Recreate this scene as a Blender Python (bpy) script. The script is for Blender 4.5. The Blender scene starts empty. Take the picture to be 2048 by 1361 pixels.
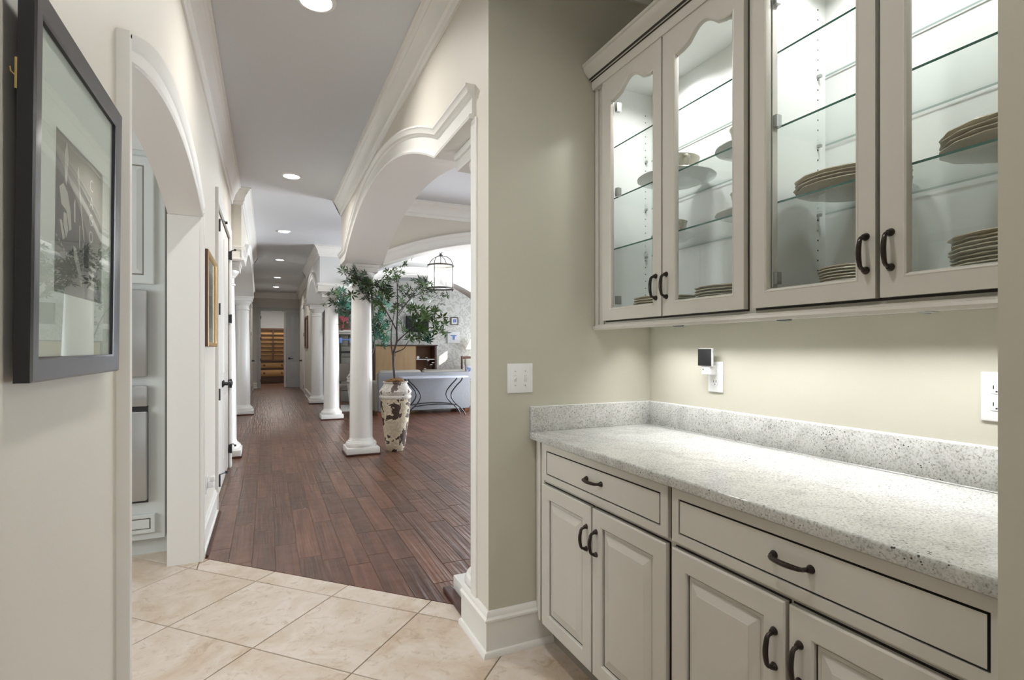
import bpy, bmesh, math, random
from mathutils import Vector, Matrix
R = math.radians
PI = math.pi
rnd = random.Random(7)
C = bpy.context.scene.collection
SC = bpy.context.scene

# ------------------------------------------------------------------ camera
F_PX, YAW, HOR, CAMZ = 1062.6, R(24.726), 698.3, 1.25
cam_d = bpy.data.cameras.new('camera')
cam_d.sensor_width = 36.0
cam_d.lens = F_PX / 2048 * 36.0
cam_d.shift_y = (HOR - 680.5) / 2048
cam_d.clip_start = 0.02
cam_d.clip_end = 120
cam = bpy.data.objects.new('camera', cam_d)
C.objects.link(cam)
cam.location = (0, 0, CAMZ)
cam.rotation_euler = (PI / 2, 0, -YAW)
SC.camera = cam

# ------------------------------------------------------------------ view, world, lamps
SC.view_settings.view_transform = 'Standard'
SC.view_settings.look = 'None'
SC.view_settings.exposure = 0.0
SC.view_settings.gamma = 1.0
SC.view_settings.use_curve_mapping = False
cy = SC.cycles
cy.max_bounces = 9
cy.diffuse_bounces = 5
cy.glossy_bounces = 4
cy.transmission_bounces = 4
cy.transparent_max_bounces = 14
cy.caustics_reflective = False
cy.caustics_refractive = False
cy.sample_clamp_indirect = 6.0
cy.use_denoising = True

world = bpy.data.worlds.new('world')
SC.world = world
world.use_nodes = True
wb = world.node_tree.nodes['Background']
wb.inputs[0].default_value = (0.80, 0.90, 1.0, 1)
wb.inputs[1].default_value = 1.0


def area(name, loc, target, sx, sy, power, col=(1, 1, 1), spread=180):
    d = bpy.data.lights.new(name, 'AREA')
    d.shape = 'RECTANGLE'
    d.size, d.size_y, d.energy, d.color = sx, sy, power, col
    d.spread = R(spread)
    o = bpy.data.objects.new(name, d)
    C.objects.link(o)
    o.location = loc
    v = Vector(target) - Vector(loc)
    o.rotation_euler = v.to_track_quat('-Z', 'Y').to_euler()
    return o


WARM, DAY, COOL = (1.0, 0.90, 0.76), (0.86, 0.93, 1.0), (0.93, 0.97, 1.0)
sun_d = bpy.data.lights.new('sun', 'SUN')
sun_d.energy, sun_d.angle, sun_d.color = 9.0, R(0.6), (1, 0.95, 0.86)
sun_o = bpy.data.objects.new('sun', sun_d)
C.objects.link(sun_o)
sun_o.location = (10, 8, 6)
sun_o.rotation_euler = Vector((-0.70, 0.55, -0.45)).to_track_quat('-Z', 'Y').to_euler()
# daylight through the windows of the rooms on the right and the far rooms; added fill from behind the camera
area('window_light_foyer', (6.25, 8.3, 1.0), (0, 8.3, 2.4), 2.3, 1.8, 470, DAY)
area('window_light_dining', (6.25, 4.3, 1.35), (0, 4.3, 1.3), 2.4, 2.0, 110, DAY)
area('window_light_living', (6.25, 11.9, 1.35), (0, 11.9, 1.2), 2.6, 2.2, 90, DAY)
area('window_light_rear', (0.9, -3.3, 1.45), (0.5, 4, 1.3), 2.2, 1.9, 24, (0.95, 0.97, 1.0))  # added fill lamp behind the camera; no window stands there
area('window_light_kitchen', (-3.3, 2.2, 1.5), (0, 2.9, 1.3), 1.9, 1.5, 78, COOL)
area('window_light_gallery', (-3.3, 9.3, 1.6), (0, 9.3, 1.2), 1.8, 1.6, 34, COOL)
area('ceiling_light_far_room', (0.3, 20.6, 2.95), (0.3, 20.6, 0), 0.6, 0.6, 60, (1, 0.95, 0.88))
# strip lamps below the wall cabinets, puck lamps inside them
for yy in (1.67, 1.20, 0.72):
    area('under_cabinet_lamp', (1.50, yy, 1.337), (1.50, yy, 0.9), 0.05, 0.46, 1.9, (0.98, 0.99, 1.0), 122).rotation_euler = (0, 0, 0)
for yy in (1.72, 1.36, 0.95, 0.60):
    area('cabinet_puck_lamp', (1.47, yy, 2.415), (1.47, yy, 1.5), 0.07, 0.07, 2.1, (1, 0.99, 0.97), 150)
CANS = [2.91, 5.975, 8.84, 11.69, 14.57, 16.83]
for i, yy in enumerate(CANS):
    area('can_lamp', (0.228, yy, 3.035), (0.228, yy, 0), 0.13, 0.13, 11 if i < 2 else (8 if i == 2 else 9), (1, 0.98, 0.95), 150)
area('can_lamp_rear', (0.35, -0.9, 3.02), (0.35, -0.9, 0), 0.13, 0.13, 10, (1, 0.98, 0.95), 150)
area('can_lamp_rear', (0.30, 1.0, 3.02), (0.30, 1.0, 0), 0.13, 0.13, 10, (1, 0.98, 0.95), 150)


# ------------------------------------------------------------------ materials
def nodes(name):
    m = bpy.data.materials.new(name)
    m.use_nodes = True
    nt = m.node_tree
    return m, nt, nt.nodes['Principled BSDF'], nt.nodes['Material Output']


def N(nt, t, **kw):
    n = nt.nodes.new(t)
    for k, v in kw.items():
        if k in n.inputs:
            n.inputs[k].default_value = v
        else:
            setattr(n, k, v)
    return n


def plain(name, col, rough=0.5, metal=0.0, spec=0.5, bump=0.0, bscale=60.0, var=0.0, vscale=4.0, coat=0.0):
    m, nt, b, out = nodes(name)
    L = nt.links
    b.inputs['Base Color'].default_value = (*col, 1)
    b.inputs['Roughness'].default_value = rough
    b.inputs['Metallic'].default_value = metal
    b.inputs['Specular IOR Level'].default_value = spec
    b.inputs['Coat Weight'].default_value = coat
    b.inputs['Coat Roughness'].default_value = 0.12
    geo = N(nt, 'ShaderNodeNewGeometry')
    if var > 0:
        no = N(nt, 'ShaderNodeTexNoise', Scale=vscale, Detail=4.0)
        L.new(geo.outputs['Position'], no.inputs['Vector'])
        mx = N(nt, 'ShaderNodeMix', data_type='RGBA')
        mx.inputs[6].default_value = (*[c * (1 - var) for c in col], 1)
        mx.inputs[7].default_value = (*[min(1, c * (1 + var)) for c in col], 1)
        L.new(no.outputs['Fac'], mx.inputs[0])
        L.new(mx.outputs[2], b.inputs['Base Color'])
    if bump > 0:
        n2 = N(nt, 'ShaderNodeTexNoise', Scale=bscale, Detail=3.0)
        L.new(geo.outputs['Position'], n2.inputs['Vector'])
        bp = N(nt, 'ShaderNodeBump', Strength=bump, Distance=0.002)
        L.new(n2.outputs['Fac'], bp.inputs['Height'])
        L.new(bp.outputs[0], b.inputs['Normal'])
    return m


def ramp(nt, stops):
    r = nt.nodes.new('ShaderNodeValToRGB')
    e = r.color_ramp.elements
    while len(e) < len(stops):
        e.new(0.5)
    for el, (p, c) in zip(e, stops):
        el.position = p
        el.color = (*c, 1) if len(c) == 3 else c
    return r


def emit(name, col, s):
    m, nt, b, out = nodes(name)
    b.inputs['Emission Color'].default_value = (*col, 1)
    b.inputs['Emission Strength'].default_value = s
    b.inputs['Base Color'].default_value = (0.9, 0.9, 0.9, 1)
    return m


def glass(name, tint=(1, 1, 1), ior=1.45, rough=0.0, bump=0.0, power=5.0):
    m, nt, b, out = nodes(name)
    L = nt.links
    tr = N(nt, 'ShaderNodeBsdfTransparent', Color=(*tint, 1))
    gl = N(nt, 'ShaderNodeBsdfGlossy', Color=(1, 1, 1, 1), Roughness=rough)
    lw = N(nt, 'ShaderNodeLayerWeight', Blend=0.5)
    pw = N(nt, 'ShaderNodeMath', operation='POWER')
    pw.inputs[1].default_value = power
    L.new(lw.outputs['Facing'], pw.inputs[0])
    f0 = ((ior - 1) / (ior + 1)) ** 2
    fr = N(nt, 'ShaderNodeMath', operation='MULTIPLY_ADD')
    fr.inputs[1].default_value = 1 - f0
    fr.inputs[2].default_value = f0
    L.new(pw.outputs[0], fr.inputs[0])
    mx = N(nt, 'ShaderNodeMixShader')
    L.new(fr.outputs[0], mx.inputs[0])
    L.new(tr.outputs[0], mx.inputs[1])
    L.new(gl.outputs[0], mx.inputs[2])
    L.new(mx.outputs[0], out.inputs['Surface'])
    if bump:
        geo = N(nt, 'ShaderNodeNewGeometry')
        no = N(nt, 'ShaderNodeTexNoise', Scale=22.0, Detail=2.0)
        L.new(geo.outputs['Position'], no.inputs['Vector'])
        bp = N(nt, 'ShaderNodeBump', Strength=bump, Distance=0.002)
        L.new(no.outputs['Fac'], bp.inputs['Height'])
        L.new(bp.outputs[0], gl.inputs['Normal'])
    return m


M = {}
M['cream'] = plain('cream_paint', (0.66, 0.625, 0.555), 0.55, spec=0.3, bump=0.12, bscale=90, var=0.015)
M['tan'] = plain('tan_paint', (0.53, 0.51, 0.425), 0.42, spec=0.35, bump=0.14, bscale=45, var=0.02)
M['ceiling'] = plain('ceiling_paint', (0.66, 0.675, 0.70), 0.8, spec=0.2)
M['trim'] = plain('white_trim_paint', (0.80, 0.785, 0.745), 0.32, spec=0.45)
M['column'] = plain('column_paint', (0.79, 0.78, 0.745), 0.30, spec=0.45)
M['grey_wall'] = plain('grey_paint', (0.60, 0.58, 0.54), 0.6, spec=0.3)
M['white_wall'] = plain('white_paint', (0.66, 0.66, 0.655), 0.6, spec=0.3)
M['cab'] = plain('glazed_cabinet_paint', (0.60, 0.575, 0.52), 0.38, spec=0.4, var=0.03, vscale=6, bump=0.05, bscale=120)
M['cab_in'] = plain('cabinet_interior_paint', (0.86, 0.87, 0.86), 0.5, spec=0.3)
M['kcab'] = plain('kitchen_cabinet_paint', (0.60, 0.63, 0.61), 0.4, spec=0.4, var=0.02)
M['glaze'] = plain('dark_glaze', (0.022, 0.016, 0.012), 0.5)  # brown of the glazed grooves, also painted as shade in the door gaps
M['glaze_soft'] = plain('soft_brown_glaze', (0.20, 0.175, 0.14), 0.45)
M['bronze'] = plain('oil_rubbed_bronze', (0.030, 0.020, 0.016), 0.30, metal=0.55, spec=0.6, var=0.5, vscale=40)
M['black'] = plain('black_metal', (0.012, 0.012, 0.014), 0.4, spec=0.5)
M['white_plastic'] = plain('white_plastic', (0.86, 0.86, 0.86), 0.3)
M['slot'] = plain('dark_slot', (0.03, 0.03, 0.03), 0.6)
M['steel'] = plain('stainless_steel', (0.46, 0.47, 0.47), 0.34, metal=0.85)
M['china'] = plain('cream_china', (0.74, 0.71, 0.62), 0.2, spec=0.5)
M['china_rim'] = plain('beige_china', (0.60, 0.55, 0.44), 0.25, spec=0.5)
M['china_w'] = plain('white_china', (0.80, 0.81, 0.80), 0.15, spec=0.5)
for k_ in ('china', 'china_rim', 'china_w'):      # thin china lets a little light through
    nt = M[k_].node_tree
    b = nt.nodes['Principled BSDF']
    tl = N(nt, 'ShaderNodeBsdfTranslucent', Color=b.inputs['Base Color'].default_value)
    mx = N(nt, 'ShaderNodeMixShader')
    mx.inputs[0].default_value = 0.30
    nt.links.new(b.outputs[0], mx.inputs[1])
    nt.links.new(tl.outputs[0], mx.inputs[2])
    nt.links.new(mx.outputs[0], nt.nodes['Material Output'].inputs['Surface'])
M['pane'] = glass('clear_glass', (0.985, 0.993, 0.988), 1.35, 0.0, 0.02)
M['shelf'] = glass('shelf_glass', (0.97, 0.99, 0.985), 1.30)
M['shelf_edge'] = plain('green_glass_edge', (0.030, 0.13, 0.10), 0.15, spec=0.6)
M['shelf_back'] = plain('grey_glass_edge', (0.36, 0.44, 0.42), 0.2)
M['pic_glass'] = glass('picture_glass', (0.95, 0.97, 0.95), 1.45, power=6.5)
M['lens'] = emit('lamp_lens', (1, 0.97, 0.92), 22)
M['pucklens'] = emit('puck_lens', (1, 0.98, 0.93), 12)
M['grout'] = plain('grout', (0.30, 0.235, 0.17), 0.9, spec=0.1)
M['shoe'] = plain('dark_shoe_wood', (0.060, 0.020, 0.014), 0.3)


def mat_tile():
    m, nt, b, out = nodes('travertine_tile')
    L = nt.links
    geo = N(nt, 'ShaderNodeNewGeometry')
    oi = N(nt, 'ShaderNodeObjectInfo')
    add = N(nt, 'ShaderNodeVectorMath', operation='ADD')
    sc = N(nt, 'ShaderNodeVectorMath', operation='SCALE')
    comb = N(nt, 'ShaderNodeCombineXYZ')
    L.new(oi.outputs['Random'], comb.inputs[0])
    L.new(oi.outputs['Random'], comb.inputs[2])
    L.new(comb.outputs[0], sc.inputs[0])
    sc.inputs['Scale'].default_value = 30.0
    L.new(geo.outputs['Position'], add.inputs[0])
    L.new(sc.outputs[0], add.inputs[1])
    n1 = N(nt, 'ShaderNodeTexNoise', Scale=3.2, Detail=7.0, Roughness=0.62, Distortion=0.8)
    L.new(add.outputs[0], n1.inputs['Vector'])
    r1 = ramp(nt, [(0.28, (0.45, 0.33, 0.225)), (0.44, (0.57, 0.47, 0.37)), (0.60, (0.655, 0.58, 0.505)), (0.80, (0.55, 0.43, 0.315))])
    L.new(n1.outputs['Fac'], r1.inputs[0])
    n2 = N(nt, 'ShaderNodeTexNoise', Scale=14.0, Detail=8.0, Roughness=0.7, Distortion=1.4)
    L.new(add.outputs[0], n2.inputs['Vector'])
    r2 = ramp(nt, [(0.34, (0.74, 0.67, 0.58)), (0.46, (1, 1, 1)), (1.0, (1, 1, 1))])
    L.new(n2.outputs['Fac'], r2.inputs[0])
    mx = N(nt, 'ShaderNodeMix', data_type='RGBA', blend_type='MULTIPLY')
    mx.inputs[0].default_value = 0.75
    L.new(r1.outputs[0], mx.inputs[6])
    L.new(r2.outputs[0], mx.inputs[7])
    L.new(mx.outputs[2], b.inputs['Base Color'])
    b.inputs['Roughness'].default_value = 0.36
    b.inputs['Specular IOR Level'].default_value = 0.4
    bp = N(nt, 'ShaderNodeBump', Strength=0.15, Distance=0.002)
    L.new(n2.outputs['Fac'], bp.inputs['Height'])
    L.new(bp.outputs[0], b.inputs['Normal'])
    return m


def mat_wood():
    m, nt, b, out = nodes('scraped_hardwood')
    L = nt.links
    geo = N(nt, 'ShaderNodeNewGeometry')
    at = N(nt, 'ShaderNodeAttribute', attribute_name='tint')
    sep = N(nt, 'ShaderNodeSeparateColor')
    L.new(at.outputs['Color'], sep.inputs[0])
    off = N(nt, 'ShaderNodeVectorMath', operation='SCALE')
    off.inputs['Scale'].default_value = 37.0
    L.new(at.outputs['Color'], off.inputs[0])
    add = N(nt, 'ShaderNodeVectorMath', operation='ADD')
    L.new(geo.outputs['Position'], add.inputs[0])
    L.new(off.outputs[0], add.inputs[1])
    mp = N(nt, 'ShaderNodeMapping')
    mp.inputs['Scale'].default_value = (18, 1.6, 18)
    L.new(add.outputs[0], mp.inputs[0])
    n1 = N(nt, 'ShaderNodeTexNoise', Scale=1.0, Detail=6.0, Roughness=0.6, Distortion=0.2)
    L.new(mp.outputs[0], n1.inputs['Vector'])
    r1 = ramp(nt, [(0.30, (0.068, 0.027, 0.016)), (0.5, (0.122, 0.052, 0.030)), (0.72, (0.178, 0.083, 0.050))])
    L.new(n1.outputs['Fac'], r1.inputs[0])
    hs = N(nt, 'ShaderNodeHueSaturation')
    mr = N(nt, 'ShaderNodeMapRange')
    mr.inputs[3].default_value = 0.72
    mr.inputs[4].default_value = 1.26
    L.new(sep.outputs[0], mr.inputs[0])
    L.new(mr.outputs[0], hs.inputs['Value'])
    L.new(r1.outputs[0], hs.inputs['Color'])
    L.new(hs.outputs[0], b.inputs['Base Color'])
    # hand-scraped hollows: long uneven ripples
    mp2 = N(nt, 'ShaderNodeMapping')
    mp2.inputs['Scale'].default_value = (42, 1.5, 42)
    L.new(add.outputs[0], mp2.inputs[0])
    n2 = N(nt, 'ShaderNodeTexNoise', Scale=1.0, Detail=2.0, Roughness=0.45, Distortion=0.35)
    L.new(mp2.outputs[0], n2.inputs['Vector'])
    mp3 = N(nt, 'ShaderNodeMapping')
    mp3.inputs['Scale'].default_value = (8, 7, 8)
    L.new(add.outputs[0], mp3.inputs[0])
    n3 = N(nt, 'ShaderNodeTexNoise', Scale=1.0, Detail=1.5)
    L.new(mp3.outputs[0], n3.inputs['Vector'])
    sm = N(nt, 'ShaderNodeMath', operation='ADD')
    L.new(n2.outputs['Fac'], sm.inputs[0])
    L.new(n3.outputs['Fac'], sm.inputs[1])
    bp = N(nt, 'ShaderNodeBump', Strength=0.6, Distance=0.010)
    L.new(sm.outputs[0], bp.inputs['Height'])
    L.new(bp.outputs[0], b.inputs['Normal'])
    b.inputs['Roughness'].default_value = 0.30
    b.inputs['Specular IOR Level'].default_value = 0.5
    return m


def mat_granite():
    m, nt, b, out = nodes('speckled_granite')
    L = nt.links
    geo = N(nt, 'ShaderNodeNewGeometry')
    n1 = N(nt, 'ShaderNodeTexNoise', Scale=9.0, Detail=6.0, Roughness=0.65, Distortion=1.0)
    L.new(geo.outputs['Position'], n1.inputs['Vector'])
    r1 = ramp(nt, [(0.28, (0.44, 0.44, 0.42)), (0.50, (0.57, 0.57, 0.55)), (0.70, (0.63, 0.63, 0.61))])
    L.new(n1.outputs['Fac'], r1.inputs[0])
    n2 = N(nt, 'ShaderNodeTexNoise', Scale=170.0, Detail=3.0, Roughness=0.65, Distortion=0.5)
    L.new(geo.outputs['Position'], n2.inputs['Vector'])
    r2 = ramp(nt, [(0.32, (0.28, 0.25, 0.21)), (0.43, (0.74, 0.73, 0.69)), (0.55, (1, 1, 1))])
    L.new(n2.outputs['Fac'], r2.inputs[0])
    v = N(nt, 'ShaderNodeTexVoronoi', Scale=110.0)
    L.new(geo.outputs['Position'], v.inputs['Vector'])
    n4 = N(nt, 'ShaderNodeTexNoise', Scale=7.0, Detail=3.0)
    L.new(geo.outputs['Position'], n4.inputs['Vector'])
    th = N(nt, 'ShaderNodeMapRange')
    th.inputs[1].default_value = 0.38
    th.inputs[2].default_value = 0.72
    th.inputs[3].default_value = 0.02
    th.inputs[4].default_value = 0.30
    L.new(n4.outputs['Fac'], th.inputs[0])
    lt = N(nt, 'ShaderNodeMath', operation='LESS_THAN')
    L.new(v.outputs['Distance'], lt.inputs[0])
    L.new(th.outputs[0], lt.inputs[1])
    sel = N(nt, 'ShaderNodeMath', operation='GREATER_THAN')
    sel.inputs[1].default_value = 0.72
    sp = N(nt, 'ShaderNodeSeparateColor')
    L.new(v.outputs['Color'], sp.inputs[0])
    L.new(sp.outputs[0], sel.inputs[0])
    mu = N(nt, 'ShaderNodeMath', operation='MULTIPLY')
    L.new(lt.outputs[0], mu.inputs[0])
    L.new(sel.outputs[0], mu.inputs[1])
    mx = N(nt, 'ShaderNodeMix', data_type='RGBA', blend_type='MULTIPLY')
    mx.inputs[0].default_value = 0.8
    L.new(r1.outputs[0], mx.inputs[6])
    L.new(r2.outputs[0], mx.inputs[7])
    m2 = N(nt, 'ShaderNodeMix', data_type='RGBA')
    L.new(mu.outputs[0], m2.inputs[0])
    L.new(mx.outputs[2], m2.inputs[6])
    m2.inputs[7].default_value = (0.045, 0.04, 0.035, 1)
    L.new(m2.outputs[2], b.inputs['Base Color'])
    b.inputs['Roughness'].default_value = 0.10
    b.inputs['Specular IOR Level'].default_value = 0.5
    return m


def mat_urn(name, base, dark, cut):
    m, nt, b, out = nodes(name)
    L = nt.links
    geo = N(nt, 'ShaderNodeNewGeometry')
    n1 = N(nt, 'ShaderNodeTexNoise', Scale=7.5, Detail=6.0, Roughness=0.55, Distortion=0.5)
    L.new(geo.outputs['Position'], n1.inputs['Vector'])
    r = ramp(nt, [(cut - 0.015, dark), (cut, tuple(min(1, c * 1.25) for c in base)), (cut + 0.04, base), (0.8, tuple(c * 0.8 for c in base))])
    L.new(n1.outputs['Fac'], r.inputs[0])
    n2 = N(nt, 'ShaderNodeTexNoise', Scale=40.0, Detail=4.0)
    L.new(geo.outputs['Position'], n2.inputs['Vector'])
    mx = N(nt, 'ShaderNodeMix', data_type='RGBA', blend_type='OVERLAY')
    mx.inputs[0].default_value = 0.5
    L.new(r.outputs[0], mx.inputs[6])
    L.new(n2.outputs['Fac'], mx.inputs[7])
    L.new(mx.outputs[2], b.inputs['Base Color'])
    b.inputs['Roughness'].default_value = 0.7
    bp = N(nt, 'ShaderNodeBump', Strength=0.5, Distance=0.006)
    L.new(n1.outputs['Fac'], bp.inputs['Height'])
    L.new(bp.outputs[0], b.inputs['Normal'])
    return m


def mat_wallpaper():
    m, nt, b, out = nodes('paisley_wallpaper')
    L = nt.links
    geo = N(nt, 'ShaderNodeNewGeometry')
    w = N(nt, 'ShaderNodeTexWave', wave_type='RINGS', Scale=3.0, Distortion=14.0, Detail=2.0)
    w.inputs['Detail Scale'].default_value = 2.2
    L.new(geo.outputs['Position'], w.inputs['Vector'])
    r = ramp(nt, [(0.3, (0.60, 0.585, 0.53)), (0.6, (0.74, 0.73, 0.69))])
    L.new(w.outputs['Fac'], r.inputs[0])
    L.new(r.outputs[0], b.inputs['Base Color'])
    b.inputs['Roughness'].default_value = 0.6
    return m


def mat_grain(name, c0, c1, sc=(3, 3, 30), rough=0.4):
    m, nt, b, out = nodes(name)
    L = nt.links
    geo = N(nt, 'ShaderNodeNewGeometry')
    mp = N(nt, 'ShaderNodeMapping')
    mp.inputs['Scale'].default_value = sc
    L.new(geo.outputs['Position'], mp.inputs[0])
    n = N(nt, 'ShaderNodeTexNoise', Scale=1.0, Detail=4.0)
    L.new(mp.outputs[0], n.inputs['Vector'])
    r = ramp(nt, [(0.3, c0), (0.7, c1)])
    L.new(n.outputs['Fac'], r.inputs[0])
    L.new(r.outputs[0], b.inputs['Base Color'])
    b.inputs['Roughness'].default_value = rough
    return m


M['tile'] = mat_tile()
M['wood'] = mat_wood()
M['granite'] = mat_granite()
M['urn'] = mat_urn('peeling_plaster', (0.56, 0.49, 0.36), (0.060, 0.036, 0.028), 0.475)
M['urn_rim'] = mat_urn('worn_whitewash', (0.58, 0.55, 0.50), (0.14, 0.10, 0.085), 0.43)
M['urn_grey'] = mat_urn('grey_stoneware', (0.46, 0.44, 0.39), (0.17, 0.15, 0.13), 0.40)
M['wallpaper'] = mat_wallpaper()
M['maple'] = mat_grain('honey_maple', (0.50, 0.33, 0.17), (0.58, 0.40, 0.22), (14, 3, 2))
M['maple_in'] = mat_grain('brown_veneer', (0.25, 0.12, 0.055), (0.31, 0.16, 0.075), (14, 3, 2))
M['walnut'] = plain('dark_walnut', (0.085, 0.045, 0.03), 0.4)
M['mahog'] = plain('mahogany', (0.16, 0.055, 0.028), 0.35)
M['oak'] = mat_grain('golden_oak', (0.36, 0.20, 0.075), (0.46, 0.27, 0.11), (3, 3, 30))
M['gold'] = plain('gilded_wood', (0.40, 0.25, 0.09), 0.35, metal=0.4)
M['frame_brown'] = plain('brown_metal_frame', (0.17, 0.17, 0.185), 0.22, metal=0.9, spec=0.6)
M['brass'] = plain('brass', (0.55, 0.42, 0.16), 0.3, metal=1.0)
M['mat_board'] = plain('mat_board', (0.74, 0.76, 0.73), 0.8)
M['sepia_sky'] = plain('sepia_print_sky', (0.21, 0.19, 0.165), 0.7, var=0.25, vscale=9)
M['sepia_dark'] = plain('sepia_print_dark', (0.030, 0.022, 0.022), 0.7, var=0.5, vscale=30)
M['sepia_light'] = plain('sepia_print_light', (0.48, 0.46, 0.43), 0.7)
M['sepia_mid'] = plain('sepia_print_mid', (0.19, 0.17, 0.155), 0.7, var=0.4, vscale=60)
M['paper'] = plain('white_paper', (0.80, 0.80, 0.80), 0.8)
M['blue'] = plain('blue_ink', (0.16, 0.24, 0.52), 0.7)
M['greywash'] = plain('grey_wash_print', (0.36, 0.37, 0.40), 0.7, var=0.35, vscale=8)
M['sofa'] = plain('beige_sofa_fabric', (0.30, 0.28, 0.25), 0.9, spec=0.15, bump=0.4, bscale=160, var=0.06, vscale=20)
M['sofa_back'] = plain('grey_sofa_fabric', (0.20, 0.205, 0.22), 0.9, spec=0.15, bump=0.4, bscale=160, var=0.08, vscale=24)
M['table_top'] = plain('grey_blue_stone_top', (0.42, 0.45, 0.52), 0.25)
M['iron'] = plain('wrought_iron', (0.020, 0.021, 0.025), 0.35, metal=0.5)
M['trunk'] = plain('twig_bark', (0.055, 0.042, 0.040), 0.7)
M['leaf_a'] = plain('dark_green_leaf', (0.030, 0.056, 0.022), 0.42, spec=0.4)
M['leaf_b'] = plain('mid_green_leaf', (0.075, 0.150, 0.040), 0.42, spec=0.4)
M['leaf_c'] = plain('light_green_leaf', (0.105, 0.185, 0.075), 0.5, spec=0.3)
M['leaf_d'] = plain('blue_green_leaf', (0.030, 0.115, 0.075), 0.45, spec=0.4)
M['moss'] = plain('orange_moss', (0.24, 0.125, 0.045), 0.95, bump=1.0, bscale=90, var=0.5, vscale=50)
M['lampwhite'] = emit('lit_lampshade', (1, 0.93, 0.80), 0.9)
M['bulb'] = emit('candle_bulb', (1, 0.86, 0.65), 25)
def mat_lantern():
    m, nt, b, out = nodes('lantern_glass')
    tr = N(nt, 'ShaderNodeBsdfTransparent', Color=(1, 1, 1, 1))
    tl = N(nt, 'ShaderNodeBsdfTranslucent', Color=(0.95, 0.95, 0.93, 1))
    mx = N(nt, 'ShaderNodeMixShader')
    mx.inputs[0].default_value = 0.4
    nt.links.new(tr.outputs[0], mx.inputs[1])
    nt.links.new(tl.outputs[0], mx.inputs[2])
    nt.links.new(mx.outputs[0], out.inputs['Surface'])
    return m


M['lantern_glass'] = mat_lantern()
M['pewter'] = plain('aged_pewter', (0.085, 0.078, 0.07), 0.35, metal=0.7)
M['pink'] = plain('pink_paint', (0.55, 0.10, 0.15), 0.5)
M['stone'] = plain('grey_fireplace_stone', (0.26, 0.25, 0.22), 0.85, bump=0.7, bscale=30, var=0.35, vscale=9)
M['rubberblue'] = plain('blue_grip', (0.20, 0.33, 0.72), 0.5)
M['rug'] = plain('cream_rug', (0.55, 0.54, 0.51), 0.95, bump=0.6, bscale=140, var=0.15, vscale=12)
M['chair_wood'] = plain('red_brown_wood', (0.17, 0.075, 0.045), 0.4)
M['chair_fab'] = plain('taupe_fabric', (0.20, 0.17, 0.145), 0.9)
M['floral'] = plain('white_cushion', (0.74, 0.73, 0.78), 0.85)
M['pale_cushion'] = plain('pale_cushion', (0.70, 0.66, 0.56), 0.85)
M['tv'] = plain('screen_black', (0.010, 0.012, 0.018), 0.2)
M['mirror'] = plain('mirror_glass', (0.75, 0.76, 0.74), 0.03, metal=1.0)
M['grey_door'] = plain('grey_door_paint', (0.46, 0.465, 0.47), 0.4)


# ------------------------------------------------------------------ mesh builder
def smooth_path(P, k=5):
    P = [Vector(p) for p in P]
    out = []
    for i in range(len(P) - 1):
        a, b, c, d = P[max(i - 1, 0)], P[i], P[i + 1], P[min(i + 2, len(P) - 1)]
        for q in range(k):
            f = q / k
            out.append(.5 * ((2 * b) + (c - a) * f + (2 * a - 5 * b + 4 * c - d) * f * f + (3 * b - a - 3 * c + d) * f ** 3))
    return out + [P[-1]]


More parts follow.
